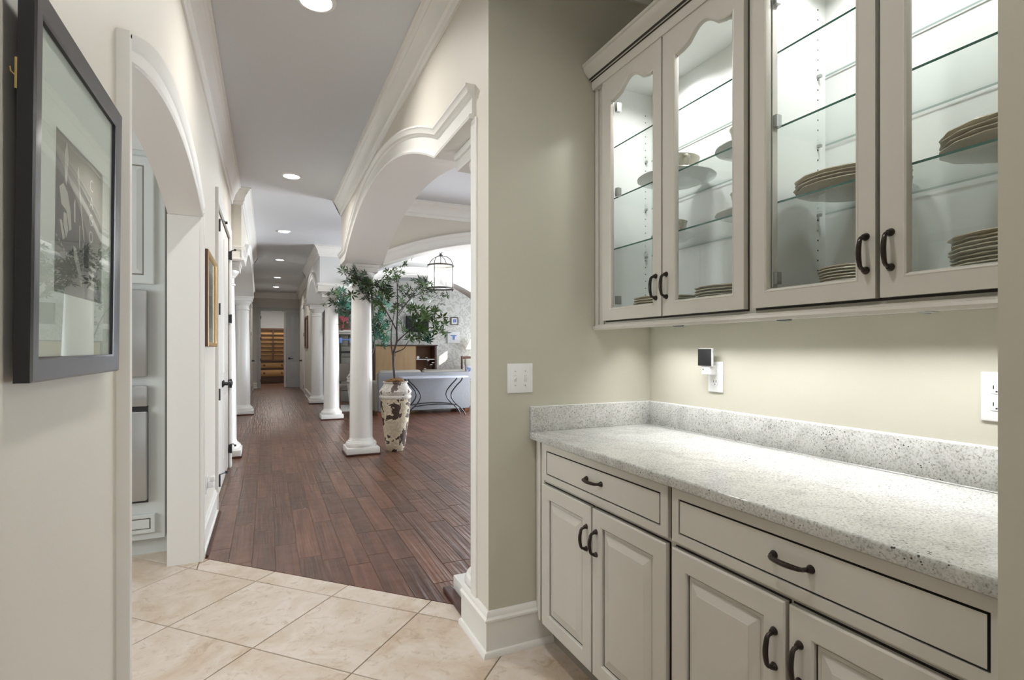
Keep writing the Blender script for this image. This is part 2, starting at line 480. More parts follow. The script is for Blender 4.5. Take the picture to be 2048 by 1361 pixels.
class MB:
    def __init__(s):
        s.v, s.f, s.m = [], [], []

    def add(s, vs, fs, m=0):
        o = len(s.v)
        s.v += [tuple(p) for p in vs]
        for f in fs:
            s.f.append([i + o for i in f])
            s.m.append(m)
        return s

    def box(s, x0, x1, y0, y1, z0, z1, m=0, c=0.0):
        x0, x1 = min(x0, x1), max(x0, x1)
        y0, y1 = min(y0, y1), max(y0, y1)
        z0, z1 = min(z0, z1), max(z0, z1)
        if c <= 0:
            v = [(x, y, z) for x in (x0, x1) for y in (y0, y1) for z in (z0, z1)]
            f = [(0, 1, 3, 2), (4, 6, 7, 5), (0, 4, 5, 1), (2, 3, 7, 6), (0, 2, 6, 4), (1, 5, 7, 3)]
            return s.add(v, f, m)
        c = min(c, (x1 - x0) * .45, (y1 - y0) * .45, (z1 - z0) * .45)
        bm = bmesh.new()
        bmesh.ops.create_cube(bm, size=1.0)
        for q in bm.verts:
            q.co = Vector(((x0 + x1) / 2 + q.co.x * (x1 - x0), (y0 + y1) / 2 + q.co.y * (y1 - y0), (z0 + z1) / 2 + q.co.z * (z1 - z0)))
        bmesh.ops.bevel(bm, geom=bm.edges[:], offset=c, segments=2, affect='EDGES', profile=0.5)
        bm.verts.index_update()
        s.add([q.co[:] for q in bm.verts], [[q.index for q in f.verts] for f in bm.faces], m)
        bm.free()
        return s

    def lathe(s, prof, cx=0, cy=0, n=24, m=0, rf=None, axis='z', cz=0, cap=True):
        vs, fs = [], []
        for (r, z) in prof:
            for k in range(n):
                a = 2 * PI * k / n
                q = r * (rf(a, r, z) if rf else 1)
                if axis == 'z':
                    vs.append((cx + q * math.cos(a), cy + q * math.sin(a), z + cz))
                elif axis == 'x':
                    vs.append((cx + z, cy + q * math.cos(a), cz + q * math.sin(a)))
                else:
                    vs.append((cx + q * math.cos(a), cy + z, cz + q * math.sin(a)))
        for i in range(len(prof) - 1):
            for k in range(n):
                k2 = (k + 1) % n
                fs.append((i * n + k, i * n + k2, (i + 1) * n + k2, (i + 1) * n + k))
        if cap and prof[0][0] > 1e-6:
            fs.append(list(range(n))[::-1])
        if cap and prof[-1][0] > 1e-6:
            fs.append([(len(prof) - 1) * n + k for k in range(n)])
        return s.add(vs, fs, m)

    def tube(s, path, rad, n=8, m=0, closed=False):
        P = [Vector(p) for p in path]
        if not hasattr(rad, '__len__'):
            rad = [rad] * len(P)
        vs, fs = [], []
        ref = None
        for i, p in enumerate(P):
            a = P[i - 1] if (i > 0 or closed) else p
            b = P[(i + 1) % len(P)] if (i < len(P) - 1 or closed) else p
            t = (b - a).normalized()
            if ref is None:
                ref = Vector((0, 0, 1)) if abs(t.z) < 0.9 else Vector((1, 0, 0))
            u = (ref - t * ref.dot(t)).normalized()
            w = t.cross(u)
            ref = u
            for k in range(n):
                g = 2 * PI * k / n
                vs.append(p + (u * math.cos(g) + w * math.sin(g)) * rad[i])
        L = len(P)
        for i in range(L if closed else L - 1):
            j = (i + 1) % L
            for k in range(n):
                k2 = (k + 1) % n
                fs.append((i * n + k, i * n + k2, j * n + k2, j * n + k))
        if not closed:
            fs.append(list(range(n))[::-1])
            fs.append([(L - 1) * n + k for k in range(n)])
        return s.add(vs, fs, m)

    def prism(s, poly, mp, d0, d1, m=0, mside=None):
        """poly of 2D points (s,t); mp(s,t,d)->xyz"""
        n = len(poly)
        vs = [mp(a, b, d0) for a, b in poly] + [mp(a, b, d1) for a, b in poly]
        s.add(vs, [list(range(n))[::-1], list(range(n, 2 * n))], m)
        s.add(vs, [(i, (i + 1) % n, n + (i + 1) % n, n + i) for i in range(n)], m if mside is None else mside)
        return s

    def sweep(s, path, prof, mp, m=0, closed=False, mats=None):
        """path: 2D polyline; prof: [(off, out)], off along the left normal of the path; mp(a,b,out)"""
        n = len(path)
        rows = []
        for i in range(n):
            def nrm(a, b):
                dx, dy = b[0] - a[0], b[1] - a[1]
                l = math.hypot(dx, dy) or 1
                return (-dy / l, dx / l)
            if closed or 0 < i < n - 1:
                n1 = nrm(path[i - 1], path[i])
                n2 = nrm(path[i], path[(i + 1) % n])
                k = 1 + n1[0] * n2[0] + n1[1] * n2[1]
                nx, ny = (n1[0] + n2[0]) / max(k, .2), (n1[1] + n2[1]) / max(k, .2)
            elif i == 0:
                nx, ny = nrm(path[0], path[1])
            else:
                nx, ny = nrm(path[-2], path[-1])
            rows.append([mp(path[i][0] + nx * o, path[i][1] + ny * o, q) for o, q in prof])
        k = len(prof)
        vs = [p for r in rows for p in r]
        for j in range(k - 1):
            fs = []
            for i in range(n if closed else n - 1):
                i2 = (i + 1) % n
                fs.append((i * k + j, i2 * k + j, i2 * k + j + 1, i * k + j + 1))
            s.add(vs, fs, mats[j] if mats else m) if j == 0 else s._addf(fs, mats[j] if mats else m, len(vs))
        if not closed:
            s._addf([list(range(k)), [(n - 1) * k + q for q in range(k)][::-1]], m, len(vs))
        return s

    def _addf(s, fs, m, nv):
        o = len(s.v) - nv
        for f in fs:
            s.f.append([i + o for i in f])
            s.m.append(m)

    def rings(s, a0, a1, b0, b1, rg, mp, back=None):
        """nested rectangles: rg = [(inset, depth, mat of the ring that starts here)]; the last closes the face"""
        vs, fs = [], []
        for ins, dep, _ in rg:
            vs += [mp(a0 + ins, b0 + ins, dep), mp(a1 - ins, b0 + ins, dep), mp(a1 - ins, b1 - ins, dep), mp(a0 + ins, b1 - ins, dep)]
        base = len(s.v)
        s.v += vs
        for i in range(len(rg) - 1):
            for k in range(4):
                k2 = (k + 1) % 4
                s.f.append([base + i * 4 + k, base + i * 4 + k2, base + (i + 1) * 4 + k2, base + (i + 1) * 4 + k])
                s.m.append(rg[i][2])
        e = base + (len(rg) - 1) * 4
        s.f.append([e, e + 1, e + 2, e + 3])
        s.m.append(rg[-1][2])
        return s

    def build(s, name, mats, parent=None, ang=35, kind=None, inv=True, bevel=0.0):
        if not isinstance(mats, (list, tuple)):
            mats = [mats]
        me = bpy.data.meshes.new(name)
        me.from_pydata([tuple(p) for p in s.v], [], s.f)
        for i, mm in enumerate(mats):
            me.materials.append(M[mm] if isinstance(mm, str) else mm)
        me.polygons.foreach_set('material_index', s.m)
        bm = bmesh.new()
        bm.from_mesh(me)
        bmesh.ops.remove_doubles(bm, verts=bm.verts, dist=1e-6)
        bmesh.ops.recalc_face_normals(bm, faces=bm.faces)
        bm.to_mesh(me)
        bm.free()
        me.polygons.foreach_set('use_smooth', [True] * len(me.polygons))
        me.set_sharp_from_angle(angle=R(ang))
        o = bpy.data.objects.new(name, me)
        C.objects.link(o)
        if parent is not None:
            put(o, parent)
        if kind:
            o['kind'] = kind
        if bevel:
            bv = o.modifiers.new('bevel', 'BEVEL')
            bv.width, bv.segments, bv.limit_method, bv.angle_limit = bevel, 2, 'ANGLE', R(40)
        return o


def wmat(o):
    mt = Matrix.LocRotScale(o.location, o.rotation_euler, o.scale)
    if o.parent:
        return wmat(o.parent) @ o.matrix_parent_inverse @ mt
    return mt


def put(o, parent):
    """child keeps its world place"""
    o.parent = parent
    o.matrix_parent_inverse = wmat(parent).inverted()


def tag(o, label, cat, group=None):
    o['label'], o['category'] = label, cat
    o['kind'] = 'thing'
    if group:
        o['group'] = group
    return o


def thing(name, label, cat, loc=(0, 0, 0), group=None):
    o = bpy.data.objects.new(name, None)
    o.empty_display_size = 0.1
    C.objects.link(o)
    o.location = loc
    return tag(o, label, cat, group)


def struct(mb, name, mats, parent=None, **k):
    o = mb.build(name, mats, parent, **k)
    if parent is None:
        o['kind'] = 'structure'
    return o


def dup(o, loc=None, parent=None, rotz=None):
    kids = [c for c in o.children]
    c = o.copy()
    C.objects.link(c)
    if parent is not None:
        c.parent = parent
        c.matrix_parent_inverse = o.matrix_parent_inverse.copy()
    if loc is not None:
        c.location = loc
    if rotz is not None:
        c.rotation_euler = (0, 0, rotz)
    for k in kids:
        dup(k, parent=c)
    return c


def XP(x, sgn=1):      # plane X=x, out along sgn*X ; (s,t) = (y,z)
    return lambda a, b, d: (x + sgn * d, a, b)


def YP(y, sgn=-1):     # plane Y=y, out along sgn*Y ; (s,t) = (x,z)
    return lambda a, b, d: (a, y + sgn * d, b)


def HP(z=0.0):         # horizontal path, (out along the left normal, height)
    return lambda a, b, d: (a, b, z + d)


def at(px, py, Y=None, X=None, Z=None):
    """point on the plane Y=, X= or Z= that the photograph shows at (px, py)"""
    u, v = (px - 1024) / F_PX, (HOR - py) / F_PX
    s, c = math.sin(YAW), math.cos(YAW)
    d = Vector((s + u * c, c - u * s, v))
    o = Vector((0, 0, CAMZ))
    t = Y / d.y if Y is not None else (X / d.x if X is not None else (Z - CAMZ) / d.z)
    return o + d * t


def arc(c, half, zs, rise, n=28):
    Rr = (half * half + rise * rise) / (2 * rise)
    zc = zs + rise - Rr
    a = math.asin(min(1, half / Rr))
    return [(c + Rr * math.sin(t), zc + Rr * math.cos(t)) for t in [-a + 2 * a * i / n for i in range(n + 1)]]


H = 3.05
# ================================================================== FLOOR
fl = MB()
fl.box(-4.2, 7.0, -4.2, 24.5, -0.10, -0.004)
floor = struct(fl, 'floor', ['grout'])
S2 = math.sqrt(2)
PE = 2.337          # the tile / wood edge: (x+y)/sqrt2


def clip(poly, a, b, c):
    """keep a*x+b*y<=c"""
    out = []
    for i in range(len(poly)):
        p, q = poly[i], poly[(i + 1) % len(poly)]
        dp, dq = a * p[0] + b * p[1] - c, a * q[0] + b * q[1] - c
        if dp <= 0:
            out.append(p)
        if dp * dq < 0:
            t = dp / (dp - dq)
            out.append((p[0] + (q[0] - p[0]) * t, p[1] + (q[1] - p[1]) * t))
    return out


def slab(mb, poly, z0, z1, ch, m=0):
    n = len(poly)
    cx = sum(p[0] for p in poly) / n
    cy_ = sum(p[1] for p in poly) / n
    ins = []
    for p in poly:
        d = math.hypot(p[0] - cx, p[1] - cy_) or 1
        k = max(0.0, 1 - ch * 1.4 / d)
        ins.append((cx + (p[0] - cx) * k, cy_ + (p[1] - cy_) * k))
    vs = [(x, y, z0) for x, y in poly] + [(x, y, z1 - ch * .5) for x, y in poly] + [(x, y, z1) for x, y in ins]
    fs = [tuple(range(2 * n, 3 * n))]
    for r in range(2):
        fs += [(r * n + i, r * n + (i + 1) % n, (r + 1) * n + (i + 1) % n, (r + 1) * n + i) for i in range(n)]
    mb.add(vs, fs, m)


PT, G = 0.4965, 0.0028
tile_full = None
p0, q0 = 2.203, 0.792
for i in range(-16, 2):
    for j in range(-12, 9):
        pa, pb = p0 + (i - 1) * PT, p0 + i * PT
        qa, qb = q0 + j * PT, q0 + (j + 1) * PT
        if i == 1:
            pb = PE
        pc, qc = (pa + pb) / 2, (qa + qb) / 2
        x, y = (pc - qc) / S2, (pc + qc) / S2
        if not (-2.6 < x < 1.25 and -0.6 < y < 4.0):
            continue
        if y < 0.2 and x > 0.3:
            continue
        poly = [((p - q) / S2, (p + q) / S2) for p, q in ((pa + G, qa + G), (pb - G, qa + G), (pb - G, qb - G), (pa + G, qb - G))]
        if i == 1:
            # the cut row along the wood: only in the hall
            poly = clip(poly, -1, 0, 0.36)
            if len(poly) < 3 or x > 1.0:
                continue
            mb = MB()
            slab(mb, poly, -0.004, 0.0, 0.002)
            mb.build('tile', 'tile', floor, ang=3)
            continue
        if tile_full is None:
            mb = MB()
            slab(mb, [(px - x, py - y) for px, py in poly], -0.004, 0.0, 0.002)
            tile_full = mb.build('tile', 'tile', ang=3)
            tile_full.location = (x, y, 0)
            tile_full.parent = floor
        else:
            t = tile_full.copy()
            t.location = (x, y, 0)
            C.objects.link(t)
# hall left of the edge inside the kitchen: tiles go on past the wood line
for i in range(1, 4):
    for j in range(2, 12):
        pa, pb = p0 + (i - 1) * PT, p0 + i * PT
        qa, qb = q0 + j * PT, q0 + (j + 1) * PT
        poly = [((p - q) / S2, (p + q) / S2) for p, q in ((pa + G, qa + G), (pb - G, qa + G), (pb - G, qb - G), (pa + G, qb - G))]
        poly = clip(poly, 1, 0, -0.366)
        poly = clip(poly, 0, 1, 3.95)
        poly = clip(poly, -1, 0, 2.4)
        if len(poly) >= 3:
            mb = MB()
            slab(mb, poly, -0.004, 0.0, 0.002)
            mb.build('tile', 'tile', floor, ang=3)

# planks
PW, X0 = 0.1262, -0.208
planks = []
for k in range(-4, 50):
    xa, xb = X0 + k * PW, X0 + (k + 1) * PW
    y = 1.2 - rnd.random() * 0.8
    while y < 24:
        ln = rnd.choice((0.42, 0.55, 0.62, 0.75, 0.9, 1.05))
        ya, yb = y, y + ln
        y = yb
        poly = [(xa + .0013, ya + .0010), (xb - .0013, ya + .0010), (xb - .0013, yb - .0010), (xa + .0013, yb - .0010)]
        poly = clip(poly, -1 / S2, -1 / S2, -(PE + .002))
        if k < 1:
            poly = clip(poly, -1, 0, 0.363) if ya < 6.3 else poly
        if len(poly) < 3:
            continue
        cxx, cyy = sum(p[0] for p in poly) / len(poly), sum(p[1] for p in poly) / len(poly)
        if cxx < -0.6 and cyy < 11:
            continue
        if cxx > 1.1 and cyy < 2.3:
            continue
        planks.append((poly, cxx, cyy))


def plank_mesh(mb, tints, poly):
    a = len(mb.f)
    slab(mb, poly, -0.004, 0.0, 0.0022)
    t = (rnd.random(), rnd.random(), rnd.random())
    tints += [t] * (len(mb.f) - a)


def set_tint(o, tints):
    me = o.data
    ca = me.color_attributes.new('tint', 'FLOAT_COLOR', 'CORNER')
    for p in me.polygons:
        t = tints[min(p.index, len(tints) - 1)]
        for li in p.loop_indices:
            ca.data[li].color = (*t, 1)


def vis_key(p):
    return math.hypot(p[1], p[2]) + (6 if p[1] > 0.95 and p[2] < 4.2 else 0)


planks.sort(key=vis_key)
for poly, _, _ in planks[:290]:
    mb, tn = MB(), []
    plank_mesh(mb, tn, poly)
    o = mb.build('plank', 'wood', floor, ang=3)
    set_tint(o, tn)
mb, tn = MB(), []
for poly, _, _ in planks[290:]:
    plank_mesh(mb, tn, poly)
o = mb.build('planks', 'wood', floor, ang=3)
set_tint(o, tn)
o['kind'] = 'stuff'

# ================================================================== CEILING AND WALLS
mb = MB()
mb.box(-4.2, 7.0, -4.2, 24.5, H, H + 0.12)
struct(mb, 'ceiling', ['ceiling'])
XL = -0.365         # left hall wall
XR = 0.82           # right hall wall
YS = 2.01           # switch wall
XB = 1.645          # wall behind the worktop

A1C, A1H, A1Z, A1R = 2.6675, 0.9325, 2.025, 0.16     # arch to the kitchen
COLZ, RISE = 2.25, 0.385


def header(mb, mp, s0, s1, d, c, half, zs, rise, mface=0, msoff=1):
    pts = [(s0, zs), (c - half, zs)] if s0 < c - half - 1e-4 else []
    pts += arc(c, half, zs, rise)
    if s1 > c + half + 1e-4:
        pts += [(s1, zs)]
    for i in range(len(pts) - 1):
        (a, za), (b, zb) = pts[i], pts[i + 1]
        if b - a < 1e-6:
            continue
        for dd in (0, d):
            mb.add([mp(a, za, dd), mp(b, zb, dd), mp(b, H, dd), mp(a, H, dd)], [(0, 1, 2, 3)], mface)
        mb.add([mp(a, za, 0), mp(b, zb, 0), mp(b, zb, d), mp(a, za, d)], [(0, 1, 2, 3)], msoff)
    mb.add([mp(s0, zs, 0), mp(s0, zs, d), mp(s0, H, d), mp(s0, H, 0)], [(0, 1, 2, 3)], mface)
    mb.add([mp(s1, zs, 0), mp(s1, zs, d), mp(s1, H, d), mp(s1, H, 0)], [(0, 1, 2, 3)], mface)


# left wall
mb = MB()
y1, y2 = A1C - A1H, A1C + A1H
mb.box(XL - .155, XL, -4.0, y1, 0, H)
header(mb, XP(XL, -1), y1, y2, .155, A1C, A1H, A1Z, A1R)
mb.box(XL - .155, XL, y2, 4.76, 0, H)
mb.box(XL - .155, XL, 4.76, 6.32, 2.42, H)
mb.box(XL - .155, XL, 6.32, 6.70, 0, H)
struct(mb, 'wall_left', ['cream', 'trim'])
# left arcade and the wall beyond it
mb = MB()
LX = -0.265
header(mb, XP(LX, -1), 6.70, 11.56, .40, 9.18, 1.98, COLZ, RISE)
struct(mb, 'wall_left_arcade', ['cream', 'trim'])
mb = MB()
mb.box(-0.56, -0.42, 11.56, 18.65, 0, H)
struct(mb, 'wall_left_far', ['grey_wall'])
mb = MB()
mb.box(-3.6, -3.45, -4.0, 24.3, 0, H)
struct(mb, 'wall_gallery', ['grey_wall'])
mb = MB()
mb.box(-3.45, -0.52, 4.46, 4.60, 0, H)
mb.box(-0.76, -0.66, 6.36, 7.36, 0, H)
struct(mb, 'wall_closet', ['grey_wall'])
# right: stub wall with the switch, arcade header
mb = MB()
mb.add([(XR, YS, 0), (XR, 2.19, 0), (XR, 2.19, H), (XR, YS, H)], [(0, 1, 2, 3)], 0)
mb.add([(XR, YS, 0), (1.75, YS, 0), (1.75, YS, H), (XR, YS, H)], [(0, 1, 2, 3)], 1)
mb.add([(XR, 2.19, 0), (1.75, 2.19, 0), (1.75, 2.19, H), (XR, 2.19, H)], [(0, 1, 2, 3)], 0)
mb.add([(1.75, YS, 0), (1.75, 2.19, 0), (1.75, 2.19, H), (1.75, YS, H)], [(0, 1, 2, 3)], 0)
struct(mb, 'wall_switch', ['cream', 'tan'])
mb = MB()
A2C, A2H = 4.475, 1.775
header(mb, XP(XR, 1), 2.19, 6.76, .41, A2C, A2H, COLZ, RISE)
struct(mb, 'wall_right', ['cream', 'trim'])
mb = MB()
header(mb, YP(6.38, 1), 1.23, 6.4, .38, 3.03, 1.76, COLZ, RISE)
mb.box(4.95, 6.4, 6.385, 6.755, 0, COLZ)
struct(mb, 'wall_foyer_near', ['cream', 'trim'])
mb = MB()
header(mb, YP(9.80, 1), 0.83, 6.4, .38, 2.56, 1.22, COLZ, RISE)
mb.box(4.17, 6.4, 9.805, 10.175, 0, COLZ)
struct(mb, 'wall_foyer_far', ['white_wall', 'trim'])
mb = MB()
header(mb, XP(0.83, 1), 10.18, 13.2, .40, 11.48, 1.27, COLZ, RISE)
struct(mb, 'wall_right_arcade', ['white_wall', 'trim'])
mb = MB()
mb.box(0.95, 1.25, 13.2, 18.65, 0, H)
struct(mb, 'wall_right_far', ['cream'])
# end wall of the hall with its door opening
mb = MB()
mb.box(-0.56, -0.19, 18.65, 18.8, 0, H)
mb.box(-0.19, 1.02, 18.65, 18.8, 2.47, H)
mb.box(1.00, 1.4, 18.65, 18.8, 0, H)
struct(mb, 'wall_end', ['grey_wall'])
mb = MB()
mb.box(-1.5, 2.5, 22.9, 23.05, 0, H)
mb.box(-1.65, -1.5, 18.8, 23.05, 0, H)
mb.box(2.5, 2.65, 18.8, 23.05, 0, H)
struct(mb, 'wall_far_room', ['white_wall'])
# living room
mb = MB()
mb.box(1.25, 6.6, 14.0, 14.15, 0, H)
struct(mb, 'wall_living', ['wallpaper'])
mb = MB()
mb.box(6.4, 6.55, 2.19, 12.2, 0, H)
mb.box(6.4, 6.55, 12.5, 14.15, 0, H)
mb.box(6.4, 6.55, 12.2, 12.5, 0, 2.18)  # unseen slit added here to throw a sun patch on the wallpaper
mb.box(6.4, 6.55, 12.2, 12.5, 2.52, H)
struct(mb, 'wall_outer', ['cream'])
# pantry: wall behind the worktop, near stub
mb = MB()
mb.box(XB, XB + .105, 0.30, YS, 0, H)
struct(mb, 'wall_worktop', ['tan'])
mb = MB()
mb.box(0.95, XB + .105, 0.28, 0.40, 0, H)
struct(mb, 'wall_near', ['tan'])
mb = MB()
mb.box(-3.6, 3.4, -4.0, -3.85, 0, H)
mb.box(3.25, 3.4, -3.85, 0.4, 0, H)
mb.box(1.75, 3.4, 0.28, 0.40, 0, H)
struct(mb, 'wall_back', ['cream'])

# windows in the rooms that are out of view (they carry the daylight)
for n_, (yy, w, z0, z1) in enumerate(((8.3, 2.3, 0.15, 2.35), (4.3, 2.4, 0.35, 2.35), (11.0, 1.8, 0.3, 2.4))):
    mb = MB()
    for a, b in ((yy - w / 2 - .08, yy - w / 2), (yy - .03, yy + .03), (yy + w / 2, yy + w / 2 + .08)):
        mb.box(6.36, 6.40, a, b, z0, z1)
    for a, b in ((z0 - .08, z0), ((z0 + z1) / 2 - .02, (z0 + z1) / 2 + .02), (z1, z1 + .08)):
        mb.box(6.362, 6.398, yy - w / 2 - .08, yy + w / 2 + .08, a, b)
    struct(mb, 'window_%d' % (n_ + 1), ['trim'])

# ================================================================== TRIM
CROWN = [(0.0, -0.185), (0.012, -0.185), (0.018, -0.170), (0.018, -0.150), (0.030, -0.140), (0.034, -0.125), (0.034, -0.112),
         (0.044, -0.085), (0.060, -0.062), (0.070, -0.050), (0.070, -0.040), (0.082, -0.030), (0.086, -0.018), (0.100, -0.012), (0.100, 0.0)]


def crown(name, path, k=1.0):
    mb = MB()
    mb.sweep(path, [(a * k, H + b * k) for a, b in CROWN], HP(0))
    return struct(mb, name, ['trim'])


crown('trim_1', [(XL, 6.7), (XL, -3.8)])
crown('trim_2', [(LX, 11.56), (LX, 6.70), (XL - .0, 6.70)])
crown('trim_3', [(1.645, YS), (XR, YS), (XR, 6.76)])
crown('trim_4', [(6.4, 6.38), (1.23, 6.38)])
crown('trim_5', [(6.4, 2.19 + .0), (6.4, 6.38)])
crown('trim_6', [(0.95, 13.2), (0.95, 18.65), (-0.42, 18.65), (-0.42, 11.56)])
crown('trim_7', [(6.4, 9.80), (0.83, 9.80), (0.83, 13.2)])
crown('trim_8', [(6.4, 14.0), (2.3, 14.0)])

ARCH = [(0.0, 0.0), (0.0, 0.026), (0.010, 0.030), (0.018, 0.026), (0.022, 0.016), (0.030, 0.014), (0.094, 0.014), (0.100, 0.022),
        (0.106, 0.024), (0.112, 0.034), (0.134, 0.038), (0.140, 0.044), (0.150, 0.044), (0.150, 0.0)]


def architrave(name, mp, s0, s1, c, half, prof=ARCH, zs=COLZ, rise=RISE):
    pts = []
    if s0 < c - half - 1e-3:
        pts += [(s0, zs)]
    pts += arc(c, half, zs, rise)
    if s1 > c + half + 1e-3:
        pts += [(s1, zs)]
    mb = MB()
    mb.sweep(pts, prof, mp)
    return struct(mb, name, ['trim'])


architrave('trim_9', XP(XR, -1), 2.165, 6.78, A2C, A2H)
architrave('trim_10', YP(6.38, -1), 1.24, 6.36, 3.03, 1.76)
architrave('trim_11', YP(9.80, -1), 0.80, 5.9, 2.56, 1.22)
architrave('trim_12', XP(LX, 1), 6.67, 11.58, 9.18, 1.98)
architrave('trim_13', XP(0.83, -1), 9.78, 13.22, 11.48, 1.27)
# returns of the arcade band round the block ends
mb = MB()
mb.sweep([(XL, COLZ), (LX, COLZ)], ARCH, YP(6.70, -1))
struct(mb, 'trim_14', ['trim'])
# kitchen arch: casing band and the thin lining of the reveal
KA = [(0.0, 0.0), (0.0, 0.020), (0.008, 0.026), (0.014, 0.026), (0.020, 0.016), (0.058, 0.016), (0.064, 0.022), (0.074, 0.026), (0.092, 0.030), (0.105, 0.030), (0.105, 0.0)]
mb = MB()
n = 28
inn = arc(A1C, A1H, A1Z, A1R, n)
out = arc(A1C + .01, A1H + .01, 2.10, 0.225, n)
rows = []
for (a, b), (c_, d_) in zip(inn, out):
    rows.append([(XL + q, a + (c_ - a) * o / .105, b + (d_ - b) * o / .105) for o, q in KA])
k = len(KA)
mb.add([p for r in rows for p in r], [(i * k + j, (i + 1) * k + j, (i + 1) * k + j + 1, i * k + j + 1) for i in range(n) for j in range(k - 1)])
mb.add(rows[0] + rows[-1], [list(range(k)), list(range(2 * k - 1, k - 1, -1))])
mb.box(XL, XL + .030, y1 - .012, y1 + .014, 0, A1Z + .08)
for a, b, w in ((y2 - .004, y2 + .012, .022), (y2 + .012, y2 + .032, .014), (y2 + .032, y2 + .052, .026)):
    mb.box(XL, XL + w, a, b, 0, A1Z + .03)
struct(mb, 'trim_15', ['trim'])
mb = MB()
mb.box(XL - .158, XL + .003, y1 - .001, y1 + .006, 0, A1Z)
mb.box(XL - .158, XL + .003, y2 - .006, y2 + .001, 0, A1Z)
struct(mb, 'trim_16', ['trim'])
# white jamb board where the stub meets the near column
mb = MB()
mb.box(XR - .008, 1.235, 2.135, 2.20, 0.17, COLZ)
struct(mb, 'trim_17', ['trim'], bevel=.003)

BASE = [(0.0, 0.0), (0.030, 0.0), (0.030, 0.012), (0.024, 0.022), (0.016, 0.024), (0.016, 0.138), (0.022, 0.142), (0.022, 0.150), (0.014, 0.158), (0.012, 0.172), (0.006, 0.180), (0.0, 0.180)]


def baseboard(name, path, shoe=False):
    mb = MB()
    mb.sweep(path, BASE, HP(0))
    o = struct(mb, name, ['trim'])
    if shoe:
        mb = MB()
        mb.sweep(path, [(0.028, 0.0), (0.045, 0.0), (0.042, 0.012), (0.030, 0.018)], HP(0))
        mb.build('shoe_moulding', 'shoe', o)
    return o


baseboard('baseboard_left', [(XL, 4.62), (XL, y2 + .055)], True)
baseboard('baseboard_left_near', [(XL, y1 - .014), (XL, -3.8)])
baseboard('baseboard_switch', [(1.12, YS), (XR, YS), (XR, 2.30)])
baseboard('baseboard_end', [(1.30, 18.65), (1.04, 18.65)])
baseboard('baseboard_end_left', [(-0.29, 18.65), (-0.42, 18.65), (-0.42, 17.4)])
baseboard('baseboard_right_far', [(1.2, 13.2), (0.95, 13.2), (0.95, 15.4)])
mb = MB()
mb.box(0.822, 0.870, 2.24, 2.64, 0, .024)
struct(mb, 'trim_18', ['shoe'], bevel=.006)

# ================================================================== COLUMNS
COL_PARTS = None


def make_column(label, x, y):
    global COL_PARTS
    t = thing('column', label, 'column', (x, y, 0), 'white columns of the hall arcades')
    if COL_PARTS is None:
        h = 0.1875
        COL_PARTS = []
        mb = MB()
        mb.box(-h, h, -h, h, .018, .088, 0, .005)
        mb.box(-h - .010, h + .010, -h - .010, h + .010, 0, .020, 1, .004)
        COL_PARTS.append(mb.build('plinth', ['column', 'shoe'], t))
        mb = MB()
        mb.lathe([(.150, .086), (.172, .090), (.181, .108), (.181, .122), (.172, .140), (.158, .147), (.156, .156), (.146, .160), (.140, .172), (.135, .192)], 0, 0, 40)
        COL_PARTS.append(mb.build('base', ['column'], t))
        mb = MB()
        prof = []
        for i in range(13):
            f = i / 12
            prof.append((.134 - .024 * f ** 1.7, .188 + (1.99 - .188) * f))
        mb.lathe(prof, 0, 0, 40)
        COL_PARTS.append(mb.build('shaft', ['column'], t))
        mb = MB()
        mb.lathe([(.110, 1.985), (.122, 1.990), (.126, 2.000), (.122, 2.010), (.111, 2.016), (.111, 2.075), (.118, 2.080), (.124, 2.088),
                  (.124, 2.094), (.140, 2.112), (.156, 2.140), (.160, 2.160), (.100, 2.160)], 0, 0, 40)
        mb.box(-.172, .172, -.172, .172, 2.158, 2.215, 0, .004)
        mb.box(-.184, .184, -.184, .184, 2.215, 2.249, 0, .006)
        COL_PARTS.append(mb.build('capital', ['column'], t))
        for o in COL_PARTS:
            o.matrix_parent_inverse = Matrix.Identity(4)
    else:
        for o in COL_PARTS:
            c = o.copy()
            C.objects.link(c)
            c.parent = t
    return t


make_column('white round column, the first on the right, half hidden behind the switch wall end', 1.055, 2.42)
make_column('white round column beside the peeling urn with the leafy tree', 1.026, 6.57)
make_column('white round column in front of the grey urn and fireplace', 1.045, 10.0)
make_column('white round column farthest down the right arcade, beside the wooden mirror', 1.045, 12.99)
make_column('white round column just past the closet doors, only its base and capital edge showing', -0.462, 7.02)
make_column('white round column at the far end of the left arcade', -0.430, 11.36)
make_column('white round column at right end of the foyer arch behind the sofa', 3.96, 9.99)

# ================================================================== RECESSED LIGHTS
lab = ['recessed ceiling light nearest the camera, cut off by the top of the photo', 'second recessed ceiling light from the camera, over the grey hall ceiling',
       'third recessed ceiling light from the camera, in the bright foyer ceiling', 'fourth recessed ceiling light from the camera, first in the dim far hall',
       'fifth recessed ceiling light from the camera, dim far hall', 'last recessed ceiling light, just before the smoke detector and end wall']
can0 = None
for l, yy in zip(lab, CANS):
    if can0 is None:
        can0 = thing('recessed_light', l, 'ceiling light', (0, 0, 0), 'recessed lights in the hall ceiling')
        mb = MB()
        mb.lathe([(.074, -.004), (.080, -.010), (.098, -.006), (.100, 0.0)], 0, 0, 32, cz=H, cap=False)
        mb.build('trim_ring', 'white_plastic', can0)
        mb = MB()
        mb.lathe([(.0, -.003), (.040, -.0036), (.076, -.003), (.077, 0.0)], 0, 0, 32, cz=H)
        mb.build('lens', 'lens', can0)
        c = can0
    else:
        c = dup(can0)
        c['label'] = l
    c.location = (0.228, yy, 0)
sd = MB()
sd.lathe([(.055, 0), (.06, -.01), (.058, -.028), (.045, -.036), (.0, -.037)], 0.26, 15.75, 24, cz=H)
